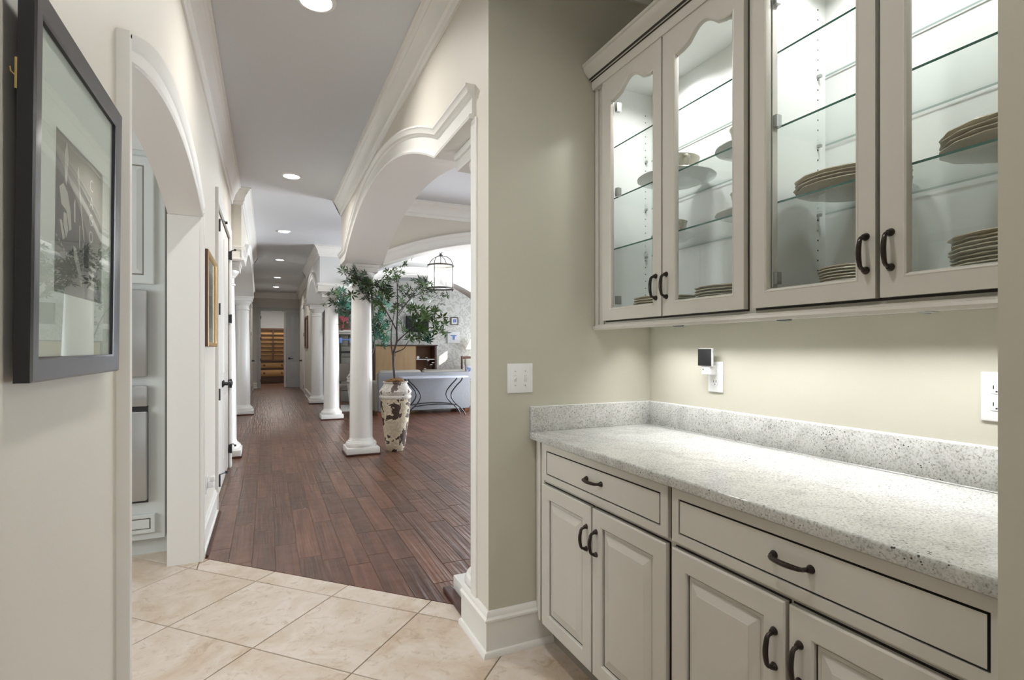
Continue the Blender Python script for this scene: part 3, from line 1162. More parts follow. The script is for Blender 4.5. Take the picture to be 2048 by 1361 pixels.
tag(sd.build('smoke_detector', 'white_plastic'), 'small round smoke detector on the far hall ceiling', 'smoke detector')

# ================================================================== KITCHEN BEHIND THE LEFT ARCH
KY = 3.82
kp = YP(KY, -1)
kc = thing('oven_cabinet', 'tall pale kitchen cabinet with built-in ovens seen through the left arch', 'cabinet', (-1.0, KY, 0))
mb = MB()
mb.box(-1.40, -.567, KY, 4.44, .105, 2.46, 0)
mb.build('body', 'kcab', kc)
mb = MB()
mb.box(-1.40, -.56, KY + .06, 4.43, 0, .105, 0)
mb.build('toe_kick', 'kcab', kc)
mb = MB()
mb.sweep([(-1.42, KY), (-.555, KY)][::-1], [(0, 2.44), (.012, 2.44), (.02, 2.47), (.06, 2.53), (.07, 2.56), (0, 2.56)], HP(0))
mb.build('crown', 'kcab', kc)
RAISED = [(0, 0, 0), (0, .018, 0), (.006, .021, 0), (.050, .021, 0), (.053, .012, 1), (.058, .012, 1), (.060, .013, 0), (.088, .021, 0)]
FLATD = [(0, 0, 0), (0, .018, 0), (.004, .020, 0), (.022, .020, 0), (.024, .014, 1), (.028, .014, 1), (.030, .018, 0)]


def front(name, a0, a1, b0, b1, rg, mp, mats, parent):
    mb = MB()
    mb.rings(a0, a1, b0, b1, rg, mp)
    return mb.build(name, mats, parent, ang=8)


front('door', -1.02, -.618, 1.640, 2.40, RAISED, kp, ['kcab', 'glaze_soft'], kc)
front('door', -1.38, -1.03, 1.640, 2.40, RAISED, kp, ['kcab', 'glaze_soft'], kc)
front('drawer', -1.37, -.613, .146, .259, FLATD, kp, ['kcab', 'glaze_soft'], kc)
ov = thing('wall_oven', 'upper stainless steel wall oven in the kitchen cabinet', 'oven', (-1.0, KY, 1.084))
mb = MB()
mb.box(-1.36, -.650, KY - .045, KY - .001, 1.084, 1.602, 0, .012)
mb.build('door', 'steel', ov)
mb = MB()
for q in range(5):
    mb.box(-.808, -.795, KY - .048, KY - .044, 1.555 - q * .018, 1.565 - q * .018)
    mb.box(-.808, -.795, KY - .048, KY - .044, 1.130 + q * .018, 1.140 + q * .018)
mb.build('vent', 'slot', ov)['kind'] = 'stuff'
mb = MB()
mb.box(-1.25, -.802, KY - .0475, KY - .044, 1.22, 1.47)
mb.build('window', 'tv', ov)
ov = thing('wall_oven', 'lower stainless steel wall oven with black gap under its control panel', 'oven', (-1.0, KY, .316))
mb = MB()
mb.box(-1.36, -.650, KY - .035, KY - .001, .905, 1.031, 0, .010)
mb.build('control_panel', 'steel', ov)
mb = MB()
mb.box(-1.36, -.650, KY - .012, KY - .001, .33, .91)
mb.build('gap', 'slot', ov)
mb = MB()
mb.box(-1.36, -.650, KY - .045, KY - .012, .345, .880, 0, .012)
mb.build('door', 'steel', ov)
mb = MB()
mb.tube([(-1.28, KY - .10, .835), (-.78, KY - .10, .835)], .011, 10)
for xx in (-1.24, -.80):
    mb.box(xx - .012, xx + .012, KY - .10, KY - .044, .825, .85)
mb.build('handle', 'steel', ov)

# ================================================================== CLOSET DOORS (left wall)
dr = bpy.data.objects.new('door_1', None)
C.objects.link(dr)
dr.location = (XL, 5.54, 0)
dr['kind'] = 'structure'
DX = XL - .012
for a, b, hy, ys_ in ((4.785, 5.535, 4.79, 1), (5.541, 6.295, 6.29, -1)):
    mb = MB()
    mb.rings(a, b, .012, 2.405, [(0, -.03, 0), (0, .002, 0), (.004, .004, 0), (.11, .004, 0)], XP(DX, 1))
    w = (b - a - .22)
    # two sunk panels, each with fluted boards
    lf = mb.build('leaf', ['trim'], dr)
    for z0, z1 in ((.22, .80), (1.02, 2.28)):
        nb = 4
        for q in range(nb):
            f0 = a + .11 + w * q / nb
            mb = MB()
            mb.rings(f0 + .002, f0 + w / nb - .002, z0, z1, [(0, .003, 0), (.006, .010, 0), (.014, .012, 0)], XP(DX, 1))
            mb.build('panel', 'trim', lf)
    for z0 in (2.182, 1.520, .842, .158):
        mb = MB()
        mb.tube([(XL + .020, hy, z0), (XL + .020, hy, z0 + .092)], .009, 10)
        mb.box(DX + .004, XL + .018, hy - .012, hy + .012, z0 + .004, z0 + .088)
        hg = mb.build('hinge', 'black', dr)
        if z0 > 2 or z0 < .3 or False:
            mb = MB()
            zt = z0 + .094
            mb.tube([(XL + .020, hy, zt), (XL + .045, hy + ys_ * .03, zt + .004), (XL + .060, hy + ys_ * .09, zt - .002)], .005, 8)
            mb.lathe([(.011, -.01), (.011, .01)], XL + .062, hy + ys_ * .095, 10, axis='x', cz=zt - .002)
            mb.build('door_stop', 'black', hg)
for hy, sg in ((5.475, -1), (5.60, 1)):
    mb = MB()
    mb.lathe([(.030, .0), (.030, .010), (.012, .014), (.012, .045), (.022, .050), (.026, .062), (.020, .078), (.0, .082)], DX + .004, hy, 20, axis='x', cz=.93)
    mb.build('handle', 'black', dr)
mb = MB()
cs = [(0, 0), (0, .014), (.012, .016), (.02, .013), (.06, .018), (.075, .022), (.09, .022), (.09, 0)]
mb.sweep([(4.775, 0), (4.775, 2.415), (6.305, 2.415), (6.305, 0)], cs, XP(XL, 1))
struct(mb, 'trim_19', ['trim'])

# ================================================================== THINGS ON THE LEFT WALL
# big framed print: leans a little off the wall at its top
PY0, PZ0 = 1.055, 1.197
PWD, PHT = 0.531, 0.625
pic = thing('framed_print', 'large dark framed sepia city print on the near left wall', 'picture', (XL + .012, PY0, PZ0))
pic.rotation_euler = (0, R(0.6), 0)


def loc(o, par):
    o.parent = par
    return o


lp = XP(0, 1)
mb = MB()
mb.sweep([(0, 0), (PWD, 0), (PWD, PHT), (0, PHT)], [(0, 0), (0, .020), (.003, .023), (.034, .020), (.040, .018), (.040, .011)], lp, closed=True, mats=[1, 0, 0, 0, 1])
loc(mb.build('frame', ['frame_brown', 'black']), pic)
mb = MB()
mb.box(0.0005, .004, .004, PWD - .004, .004, PHT - .004)
loc(mb.build('backing', 'black'), pic)
mb = MB()
a0, a1, b0, b1 = .131, .424, .155, .446
mb.sweep([(.036, .036), (PWD - .036, .036), (PWD - .036, PHT - .036), (.036, PHT - .036)], [(0, .010), (.0845, .010), (.0865, .008)], lp, closed=True)
mb.f, mb.m, mb.v = [], [], []
for (ya, yb, za, zb) in ((.036, a0, .036, PHT - .036), (a1, PWD - .036, .036, PHT - .036), (a0, a1, .036, b0), (a0, a1, b1, PHT - .036)):
    mb.box(.008, .0105, ya, yb, za, zb)
loc(mb.build('mat', 'mat_board'), pic)
mb = MB()
mb.box(.0070, .0080, a0, a1, b0, b1)
ph = loc(mb.build('photograph', 'sepia_sky'), pic)


def art(name, polys, mat, d):
    mb = MB()
    for p in polys:
        mb.prism([(a0 + u * (a1 - a0), b0 + v * (b1 - b0)) for u, v in p], lp, .0080, .0080 + d)
    o = loc(mb.build(name, mat), ph)
    if len(polys) > 1:
        o['kind'] = 'stuff'
    return o


art('dark_building', [[(0, 0), (1, 0), (1, .10), (.80, .32), (.62, .52), (.42, .68), (.22, .80), (0, .90)]], 'sepia_dark', .0002)
art('street_front', [[(0, .30), (.30, .27), (.55, .30), (.62, .05), (.60, 0), (0, 0)], [(.68, .02), (.92, .02), (.90, .40), (.70, .42)]], 'sepia_mid', .0003)
art('facade_band', [[(0, .86), (.22, .775), (.42, .655), (.62, .50), (.80, .30), (.98, .08), (1, .10), (1, .14), (.82, .36), (.64, .56), (.43, .71), (.22, .83), (0, .93)]], 'sepia_mid', .0004)
art('light_streaks', [[(.18, .90), (.22, .98), (.25, .88), (.22, .70), (.19, .72)], [(.42, .84), (.45, .90), (.55, .55), (.60, .40), (.57, .42)],
                      [(.09, .66), (.16, .70), (.24, .66), (.30, .55), (.32, .44), (.28, .42), (.22, .54), (.13, .56)],
                      [(.17, .52), (.22, .52), (.26, .42), (.22, .36), (.17, .44)], [(.10, .46), (.14, .46), (.20, .36), (.16, .34)],
                      [(.36, .62), (.39, .66), (.40, .50), (.37, .50)], [(.48, .50), (.50, .50), (.50, .34), (.48, .35)],
                      [(.56, .40), (.57, .40), (.58, .20), (.56, .20)], [(.36, .34), (.42, .33), (.56, .14), (.54, .08), (.38, .26)]], 'sepia_light', .0006)
art('marquee_bulbs', [[(.04 + q * .045, .36 - q * .022), (.06 + q * .045, .352 - q * .022), (.06 + q * .045, .34 - q * .022), (.04 + q * .045, .348 - q * .022)] for q in range(10)]
    + [[(.70, .36 - q * .05), (.88, .345 - q * .05), (.88, .325 - q * .05), (.70, .34 - q * .05)] for q in range(6)], 'sepia_light', .0007)
for q, ch in enumerate('CAGO'):
    cu = bpy.data.curves.new('lettering', 'FONT')
    cu.body = ch
    cu.size = .036
    cu.extrude = .0002
    cu.align_x = 'CENTER'
    cu.materials.append(M['paper'])
    tmp = bpy.data.objects.new('letter', cu)
    C.objects.link(tmp)
    me = bpy.data.meshes.new_from_object(tmp.evaluated_get(bpy.context.evaluated_depsgraph_get()))
    bpy.data.objects.remove(tmp)
    o = bpy.data.objects.new('letter', me)
    C.objects.link(o)
    o.parent = ph
    o.location = (.0090, a0 + .735 * (a1 - a0), b0 + (.80 - .125 * q) * (b1 - b0))
    o.rotation_euler = (PI / 2, 0, PI / 2)
mb = MB()
mb.box(.0135, .0150, .036, PWD - .036, .036, PHT - .036)
loc(mb.build('glass', 'pic_glass'), pic)
mb = MB()
mb.box(-.0025, .0005, -.001, .003, .452, .500)
mb.tube([(-.002, .001, .472), (-.007, .000, .477), (-.008, .000, .484)], .0013, 6)
loc(mb.build('hook', 'brass'), pic)

# narrow gilt framed picture before the closet doors
sp = thing('framed_picture', 'narrow gilt framed print beside the closet doors', 'picture', (XL, 4.1, 1.26))
mb = MB()
mb.sweep([(3.86, 1.265), (4.52, 1.265), (4.52, 1.885), (3.86, 1.885)], [(0, .001), (0, .024), (.006, .028), (.020, .024), (.030, .016), (.032, .008)], XP(XL, 1), closed=True, mats=[1, 0, 0, 0, 0])
mb.build('frame', ['gold', 'walnut'], sp)
mb = MB()
mb.box(XL + .006, XL + .009, 3.89, 4.49, 1.295, 1.855)
mb.build('mat', 'mat_board', sp)
mb = MB()
mb.box(XL + .0092, XL + .0100, 4.00, 4.38, 1.39, 1.77)
mb.build('print', 'greywash', sp)
mb = MB()
mb.box(XL + .011, XL + .012, 3.89, 4.49, 1.295, 1.855)
mb.build('glass', 'pic_glass', sp)
# outlet low on the left wall
so = thing('wall_outlet', 'small white outlet with plugged-in freshener low on the left hall wall', 'outlet', (XL, 4.02, .36))
mb = MB()
mb.box(XL, XL + .006, 3.98, 4.055, .30, .42, 0, .003)
mb.build('cover_plate', 'white_plastic', so)
mb = MB()
mb.box(XL + .006, XL + .045, 4.00, 4.04, .335, .375, 0, .006)
mb.box(XL + .02, XL + .05, 4.003, 4.037, .375, .412, 0, .008)
mb.build('plug', 'white_plastic', so)

# ================================================================== WORKTOP AND BASE CABINETS
FX = 1.040          # face frame plane of the base cabinets
bp_ = XP(FX, -1)
HANDLE = None


def handle(parent, p, axis, length=.078, out=.028):
    """arched pull; p = centre on the door face, bar along axis ('z' or 'y'), standing out along -X"""
    mb = MB()
    n = 16
    path, rad = [], []
    for i in range(n + 1):
        t = -1 + 2 * i / n
        sgn = t * length / 2
        if abs(t) > .86:
            o_ = out * .80 * (1 - abs(t)) / .14
        else:
            o_ = out * (.80 + .22 * math.cos(t / .86 * PI / 2))
        path.append((p[0] - o_, p[1] + (sgn if axis == 'y' else 0), p[2] + (sgn if axis == 'z' else 0)))
        rad.append(.0046 + .0016 * math.cos(t * PI / 2))
    mb.tube(path, rad, 10)
    for sgn in (-1, 1):
        e = sgn * length / 2
        mb.lathe([(.0095, 0), (.0095, -.002), (.0065, -.008), (.0050, -.012)], p[0], p[1] + (e if axis == 'y' else 0), 14, axis='x', cz=p[2] + (e if axis == 'z' else 0))
    return mb.build('handle', 'bronze', parent)


def base_cab(label, ya, yb, dy, doors, wide):
    t = thing('base_cabinet', label, 'cabinet', (1.3, (ya + yb) / 2, 0), 'glazed base cabinets under the worktop')
    mb = MB()
    mb.box(FX, XB - .01, ya, yb, .12, .868)
    mb.build('body', 'cab', t)
    mb = MB()
    mb.box(FX + .07, XB - .02, ya + .001, yb - .001, 0, .12)
    mb.build('toe_kick', 'glaze_soft', t)
    mb = MB()      # dark strips painting the shadow gap round the fronts
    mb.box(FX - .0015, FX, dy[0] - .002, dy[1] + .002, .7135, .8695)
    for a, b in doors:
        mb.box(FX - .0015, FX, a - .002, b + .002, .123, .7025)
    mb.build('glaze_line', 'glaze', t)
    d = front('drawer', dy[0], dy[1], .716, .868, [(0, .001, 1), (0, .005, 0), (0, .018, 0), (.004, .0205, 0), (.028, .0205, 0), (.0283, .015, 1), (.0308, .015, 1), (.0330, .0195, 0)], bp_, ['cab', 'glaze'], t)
    handle(d, (FX - .0195, (dy[0] + dy[1]) / 2, .794), 'y', .088)
    rg = [(0, .001, 1), (0, .005, 0), (0, .018, 0), (.004, .0205, 0), (.052, .0205, 0), (.056, .017, 0), (.0565, .010, 1), (.0600, .009, 1), (.0605, .0105, 0), (.068, .0105, 0), (.070, .0125, 0), (.095, .0195, 0), (.097, .0205, 0)]
    for i, (a, b) in enumerate(doors):
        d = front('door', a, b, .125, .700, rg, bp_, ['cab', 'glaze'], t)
        hy = a + .026 if i == 0 else b - .026
        handle(d, (FX - .0195, hy, .586), 'z')
    return t


c1_ = base_cab('glazed off-white base cabinet next to the switch wall, with one drawer and two doors', 1.165, 2.005, (1.173, 1.912), [(1.562, 1.923), (1.180, 1.553)], False)
# fluted filler strip on its wall side
mb = MB()
for a, b, q in ((1.975, 2.005, .004), (1.955, 1.972, .012), (1.930, 1.952, .006)):
    mb.box(FX - q, FX, a, b, .12, .868, 0, .002)
mb.build('filler_strip', 'cab', c1_)
c2_ = base_cab('wider glazed off-white base cabinet beside the near tan wall end', .404, 1.163, (.410, 1.156), [(.800, 1.156), (.412, .790)], True)

ct = thing('countertop', 'speckled pale granite worktop with low backsplash', 'countertop', (1.3, 1.2, .87))
mb = MB()
prof = []
for i in range(7):
    a = PI / 2 * i / 6
    prof.append((.006 * math.sin(a) - .006, .900 - .006 + .006 * math.cos(a)))
pr = [(-.60, .900)] + prof + [(0, .874), (-.001, .8705), (-.004, .8695), (-.60, .8695)]
# front edge runs along -X; left normal of a path going -y is +x, so go +y for -x
mb.sweep([(1.006, .402), (1.006, 2.008)], [(a, b) for a, b in pr], HP(0))
mb.f = mb.f
mb.build('slab', 'granite', ct)
mb = MB()
mb.box(1.60, XB, .402, 2.008, .870, .900)
mb.box(XB - .020, XB - .0005, .402, 1.990, .899, 1.004, 0, .003)
mb.build('backsplash', 'granite', ct)
mb = MB()
mb.box(1.008, XB - .0005, 1.990, 2.0095, .8995, 1.004, 0, .003)
mb.build('side_splash', 'granite', ct)
mb = MB()
mb.box(XB - .012, XB - .0003, .402, 1.995, 1.003, 1.0065)
mb.box(1.01, XB - .0003, 2.000, 2.0097, 1.003, 1.0065)
mb.build('caulk_line', 'white_plastic', ct)

# ================================================================== WALL CABINETS
UX = 1.345
up = XP(UX, -1)


def arch_top(a0, a1, zb, zt):
    """cathedral opening top from (a0,zb) to (a1,zb) rising to zt"""
    pts = []
    w = a1 - a0
    for i in range(25):
        u = i / 24
        e = min(u, 1 - u)
        if e < .10:
            z = zb - .004 * math.sin(e / .10 * PI)
        elif e < .24:
            z = zb + .008 * (1 - math.cos((e - .10) / .14 * PI)) / 2 - .002
        else:
            k = (e - .24) / .26
            z = zb + .006 + (zt - zb - .006) * math.sin(k * PI / 2)
        pts.append((a0 + u * w, z))
    return pts


def glass_door(parent, a, b, z0, z1, ia, ib, iz0, hy):
    T0, T1 = .002, .021
    mb = MB()
    for q0_, q1_, zz0, zz1 in ((a, ia, z0, z1), (ib, b, z0, z1), (ia, ib, z0, iz0)):
        mb.prism([(q0_, zz0), (q1_, zz0), (q1_, zz1), (q0_, zz1)], up, T0, T1)
    tp = arch_top(ia, ib, 2.309, 2.356)
    for (u0, v0), (u1, v1) in zip(tp[:-1], tp[1:]):
        mb.prism([(u0, v0), (u1, v1), (u1, z1), (u0, z1)], up, T0, T1)
    d = mb.build('door', 'cab', parent)
    mb = MB()      # moulded bead round the glass
    mb.sweep([(ia, iz0), (ib, iz0)] + tp[::-1], [(-.005, .021), (-.002, .0225), (.002, .0205), (.006, .012), (.006, .006)], up, closed=True)
    mb.build('bead', 'cab', d)
    mb = MB()
    mb.prism([(ia - .002, iz0 - .002), (ib + .002, iz0 - .002)] + [(x, z + .003) for x, z in tp[::-1]], up, .008, .011)
    mb.build('glass_pane', 'pane', d)
    handle(d, (UX - .021, hy, 1.482), 'z', .082)
    far = hy < (a + b) / 2          # hinges sit on the stile away from the pull
    for zz in (1.44, 1.90, 2.26):
        mb = MB()
        if far:
            mb.box(UX + .002, UX + .022, ib - .020, ib - .002, zz, zz + .035)
        else:
            mb.box(UX + .002, UX + .022, ia + .002, ia + .020, zz, zz + .035)
        mb.build('hinge', 'steel', d)
    return d


def upper_cab(label, ya, yb, doors, shelves=(1.683, 1.903, 2.125)):
    t = thing('wall_cabinet', label, 'cabinet', (1.5, (ya + yb) / 2, 1.37), 'lit glass-front wall cabinets')
    Z0, Z1 = 1.352, 2.47
    mb = MB()
    mb.box(UX + .02, XB - .001, ya, ya + .018, Z0, Z1, 0)
    mb.box(UX + .02, XB - .001, yb - .018, yb, Z0, Z1, 0)
    mb.box(XB - .014, XB - .001, ya + .018, yb - .018, Z0, Z1, 0)
    mb.box(UX + .02, XB - .014, ya + .018, yb - .018, 1.375, 1.395, 0)
    mb.box(UX + .02, XB - .014, ya + .018, yb - .018, 2.43, 2.45, 0)
    mb.build('body', 'cab_in', t)
    mb = MB()
    ys = [ya, doors[-1][0] + .012]
    mb.box(UX, UX + .02, ya, ya + .030, Z0, Z1)
    mb.box(UX, UX + .02, yb - .055, yb, Z0, Z1)
    mb.box(UX, UX + .02, ya + .030, yb - .055, Z0, 1.395)
    mb.box(UX, UX + .02, ya + .030, yb - .055, 2.405, Z1)
    mb.build('face_frame', 'cab', t)
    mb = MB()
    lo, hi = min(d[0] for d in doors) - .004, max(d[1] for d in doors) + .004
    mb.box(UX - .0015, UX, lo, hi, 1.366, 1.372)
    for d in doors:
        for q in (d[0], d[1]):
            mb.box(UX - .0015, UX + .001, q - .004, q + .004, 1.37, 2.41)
    mb.build('glaze_line', 'glaze', t)  # dark strips stand in for the shadow gaps at the door edges
    for (a, b, ia, ib, hy) in doors:
        glass_door(t, a, b, 1.372, 2.412, ia, ib, 1.420, hy)
    for z in shelves:
        mb = MB()
        x0, x1, q0_, q1_ = UX + .024, XB - .018, ya + .021, yb - .021
        z0_, z1_ = z - .003, z + .003
        mb.add([(x0, q0_, z1_), (x1, q0_, z1_), (x1, q1_, z1_), (x0, q1_, z1_)], [(0, 1, 2, 3)], 0)
        mb.add([(x0, q0_, z0_), (x0, q1_, z0_), (x0, q1_, z1_), (x0, q0_, z1_)], [(0, 1, 2, 3)], 1)
        mb.add([(x1, q0_, z0_), (x1, q1_, z0_), (x1, q1_, z1_), (x1, q0_, z1_)], [(0, 1, 2, 3)], 2)
        mb.add([(x0, q0_, z0_), (x1, q0_, z0_), (x1, q1_, z0_), (x0, q1_, z0_)], [(0, 1, 2, 3)], 0)
        sh = mb.build('glass_shelf', ['shelf', 'shelf_edge', 'shelf_back'], t)
        mb = MB()
        for x in (UX + .045, XB - .05):
            for y, s_ in ((ya + .018, 1), (yb - .018, -1)):
                mb.box(x - .005, x + .005, min(y, y + s_ * .012), max(y, y + s_ * .012), z - .012, z - .0035)
        mb.build('shelf_pin', 'steel', sh)['kind'] = 'stuff'
    mb = MB()      # rows of peg holes
    for x in (UX + .045, XB - .05):
        for z in [1.50 + .032 * q for q in range(27)]:
            if min(abs(z - s_) for s_ in shelves) < .014:
                continue
            mb.lathe([(.0028, 0), (.0028, .0006)], x, yb - .0186, 8, axis='y', cz=z)
    mb.build('peg_holes', 'slot', t)['kind'] = 'stuff'
    return t


w1 = upper_cab('glass-front wall cabinet with teacups, next to the switch wall', 1.1505, 2.000,
               [(1.556, 1.935, 1.601, 1.877, 1.585), (1.180, 1.547, 1.223, 1.486, 1.527)])
w2 = upper_cab('glass-front wall cabinet with stacked dinner plates, beside the near wall end', .404, 1.1495,
               [(.793, 1.148 - .0, .838, 1.102, .815), (.408, .782, .456, .727, .758)])
mb = MB()
for a, b, q in ((1.984, 2.006, .012), (1.966, 1.982, .004), (1.944, 1.964, .008)):
    mb.box(UX - q, UX + .02, a, b, 1.352, 2.43, 0, .002)
mb.build('filler_strip', 'cab', w1)
cc = MB()
cpr = [(0.0, 2.405), (.026, 2.405), (.026, 2.412), (.030, 2.420), (.030, 2.440), (.034, 2.444), (.040, 2.444), (.044, 2.452), (.060, 2.466), (.070, 2.478), (.074, 2.492), (.080, 2.496), (.080, 2.506), (0, 2.506)]
cc.sweep([(UX, .404), (UX, 2.006)], cpr, HP(0), mats=[0, 0, 0, 0, 1, 0, 1, 0, 0, 0, 0, 0, 0])
tag(cc.build('cabinet_crown', ['cab', 'glaze']), 'glazed crown moulding along the top of the wall cabinets', 'moulding')
lr = MB()
lr.sweep([(UX, .404), (UX, 2.008)], [(0, 1.352), (.004, 1.358), (.010, 1.358), (.012, 1.352), (.020, 1.350), (.024, 1.342), (.018, 1.334), (.004, 1.334), (-.02, 1.336), (-.02, 1.352)], HP(0), mats=[0, 1, 0, 0, 0, 0, 0, 0, 0])
tag(lr.build('light_rail', ['cab', 'glaze']), 'light rail moulding along the bottom of the wall cabinets', 'moulding')
# under-cabinet lamps and pucks
for i, yy in enumerate((1.55, 1.10, .72)):
    t = thing('under_cabinet_light', ['slim lamp under the cabinet with teacups', 'small dark lamp clip under the middle of the wall cabinets', 'small lamp under the cabinet with dinner plates'][i], 'light', (1.40, yy, 1.345), 'lamps under the wall cabinets')
    mb = MB()
    mb.box(1.385, 1.415, yy - .016, yy + .016, 1.334, 1.352, 0, .003)
    mb.build('housing', ['slot', 'slot', 'steel'][i], t)
    mb = MB()
    mb.lathe([(.006, -.003), (.006, 0)], 1.400, yy, 16, cz=1.334)
    mb.build('clip', 'steel', t)
for i, yy in enumerate((1.72, 1.36, .95, .60)):
    t = thing('puck_light', 'round puck lamp in the cabinet ceiling behind the %s glass door' % ['first', 'second', 'third', 'fourth'][i], 'light', (1.47, yy, 2.43), 'puck lamps inside the wall cabinets')
    mb = MB()
    mb.lathe([(.036, 0), (.040, -.003), (.038, -.010), (.030, -.011), (.030, -.006)], 1.47, yy, 24, cz=2.43, cap=False)
    mb.build('rim', 'steel', t)
    mb = MB()
    mb.lathe([(0, -.008), (.030, -.007), (.030, 0)], 1.47, yy, 24, cz=2.43)
    mb.build('lens', 'pucklens', t)

# ================================================================== CHINA
SCAL = lambda a, r, z: 1 + (.016 * math.cos(14 * a) * min(1, max(0, (r - .07) / .05)))


def plate_mesh(r, h):
    mb = MB()
    mb.lathe([(.0, .003), (r * .55, .003), (r * .60, .001), (r * .62, .003), (r * .78, h * .55), (r * .97, h * .92), (r, h), (r * .985, h + .003), (r * .78, h * .55 + .004), (r * .60, .006), (0, .005)], 0, 0, 56, rf=SCAL)
    return mb


plate0 = plate_mesh(.140, .018).build('dinner_plate', 'china_rim')
plate_s = plate_mesh(.100, .015).build('dinner_plate', 'china_rim')
saucer0 = plate_mesh(.088, .018).build('saucer', 'china_w')


def cup_mesh():
    mb = MB()
    mb.lathe([(.0, .004), (.022, .003), (.026, .0), (.028, .004), (.026, .008), (.036, .020), (.044, .040), (.047, .060), (.049, .064), (.047, .064), (.042, .040), (.030, .016), (0, .012)], 0, 0, 32)
    return mb


STACKS = []


def stack(px, py, z, n_, obj, step, lab, group, r=None, dxy=None):
    p = at(px, py, Z=z) if dxy is None else Vector((dxy[0], dxy[1], z))
    for q in range(n_):
        c = obj.copy()
        C.objects.link(c)
        c.location = (p.x + rnd.uniform(-.003, .003), p.y + rnd.uniform(-.003, .003), z + .0032 + q * step)
        c.rotation_euler = (0, 0, rnd.random())
        where = 'only one' if n_ == 1 else ('bottom' if q == 0 else ('top' if q == n_ - 1 else ['second', 'third', 'fourth', 'fifth', 'sixth', 'seventh', 'eighth', 'ninth'][q - 1] + ' from the bottom'))
        tag(c, lab % where, 'plate', group)


ORD = 'scalloped cream plate, %s'
stack(0, 0, 1.683, 4, plate0, .0095, ORD + ', of the stack on the third door shelf', 'plates on the middle glass shelf, third door', dxy=(1.500, .965))
stack(0, 0, 1.683, 4, plate0, .0105, ORD + ', of the stack on the fourth door shelf', 'plates on the middle glass shelf, fourth door', dxy=(1.500, .590))
stack(0, 0, 1.3925, 9, plate_s, .0080, ORD + ', of the tall stack behind the third door', 'plates on the cabinet floor, third door', dxy=(1.495, .935))
stack(0, 0, 1.3925, 10, plate0, .0092, ORD + ', of the tall stack behind the fourth door', 'plates on the cabinet floor, fourth door', dxy=(1.490, .565))
stack(0, 0, 1.3925, 5, plate0, .010, ORD + ', of the low stack behind the first two doors', 'plates on the cabinet floor, first door', dxy=(1.478, 1.690))
stack(0, 0, 1.3925, 6, plate0, .010, ORD + ', of the low stack behind the second door', 'plates on the cabinet floor, second door', dxy=(1.500, 1.365))
bpy.data.objects.remove(plate0)
bpy.data.objects.remove(plate_s)

cup0 = None
for i, (x, y, z, lc, ls, sx, k, rz) in enumerate((
        (1.480, 1.650, 1.903, 'wide white soup cup with a dark floral spray on the upper cup shelf', 'wide white saucer under the floral soup cup', 1.72, (1.85, 1.85, 1.35), 250),
        (1.500, 1.290, 1.903, 'plain white teacup on the upper cup shelf, right of the floral one', 'white saucer under the upper right teacup', 1.45, (1.65, 1.65, 1.35), 250),
        (1.500, 1.690, 1.683, 'cream teacup on the lower cup shelf, partly behind the door stile', 'saucer under the lower left teacup', 1.0, (1.15, 1.15, 1.1), 250),
        (1.500, 1.290, 1.683, 'plain white teacup on the lower cup shelf, right end', 'saucer under the lower right teacup', 1.45, (1.6, 1.6, 1.35), 250))):
    s_ = saucer0.copy()
    C.objects.link(s_)
    s_.scale = (sx, sx, 1.25)
    s_.location = (x, y, z + .0032)
    tag(s_, ls, 'saucer', 'saucers on the cup shelves')
    if cup0 is None:
        cup0 = thing('teacup', lc, 'cup', (0, 0, 0), 'teacups on the glass shelves')
        cup_mesh().build('bowl', 'china', cup0)
        mb = MB()
        mb.tube([(0, .040 + .026 * math.sin(t), .038 + .020 * math.cos(t)) for t in [PI * .02 + PI * .96 * q / 10 for q in range(11)]], .0032, 8)
        mb.build('handle', 'china', cup0)
        c = cup0
    else:
        c = dup(cup0)
        c['label'] = lc
    c.location = (x, y, z + .0032 + .0082)
    c.scale = k
    c.rotation_euler = (0, 0, R(rz - 90))
    if i == 0:
        cup_deco = c
bpy.data.objects.remove(saucer0)
# floral spray on the first cup
mb = MB()
for q in range(26):
    a = R(190) + rnd.uniform(-.28, .28)
    zz = rnd.uniform(.026, .056)
    rr = .0405 + (zz - .026) * .20 + .003
    mb.lathe([(0, -.0006), (.0026, 0), (0, .0006)], math.cos(a) * rr, math.sin(a) * rr, 6, axis='x', cz=zz)
fo = mb.build('floral_spray', 'walnut')
fo.parent = cup_deco
fo.rotation_euler = (0, 0, -R(160))
fo['kind'] = 'stuff'

# ================================================================== SWITCH AND OUTLETS
sw = thing('light_switch', 'white two-gang toggle switch plate on the tan wall left of the worktop', 'switch', (.96, YS, 1.127))
mb = MB()
mb.box(.903, 1.020, YS - .006, YS, 1.066, 1.189, 0, .003)
mb.build('cover_plate', 'white_plastic', sw)
for x in (.938, .985):
    mb = MB()
    mb.box(x - .006, x + .006, YS - .0075, YS - .005, 1.113, 1.141)
    tg = mb.build('toggle_slot', 'mat_board', sw)
    mb = MB()
    mb.add([(x - .0045, YS - .007, 1.121), (x + .0045, YS - .007, 1.121), (x + .0045, YS - .007, 1.133), (x - .0045, YS - .007, 1.133),
            (x - .0035, YS - .017, 1.130), (x + .0035, YS - .017, 1.130), (x + .0035, YS - .017, 1.137), (x - .0035, YS - .017, 1.137)],
           [(0, 1, 5, 4), (1, 2, 6, 5), (2, 3, 7, 6), (3, 0, 4, 7), (4, 5, 6, 7)])
    mb.build('toggle', 'white_plastic', tg)
    for z in (1.097, 1.157):
        mb = MB()
        mb.lathe([(.003, -.0072), (.003, -.005)], x, YS, 10, axis='y', cz=z)
        mb.build('screw', 'steel', sw)


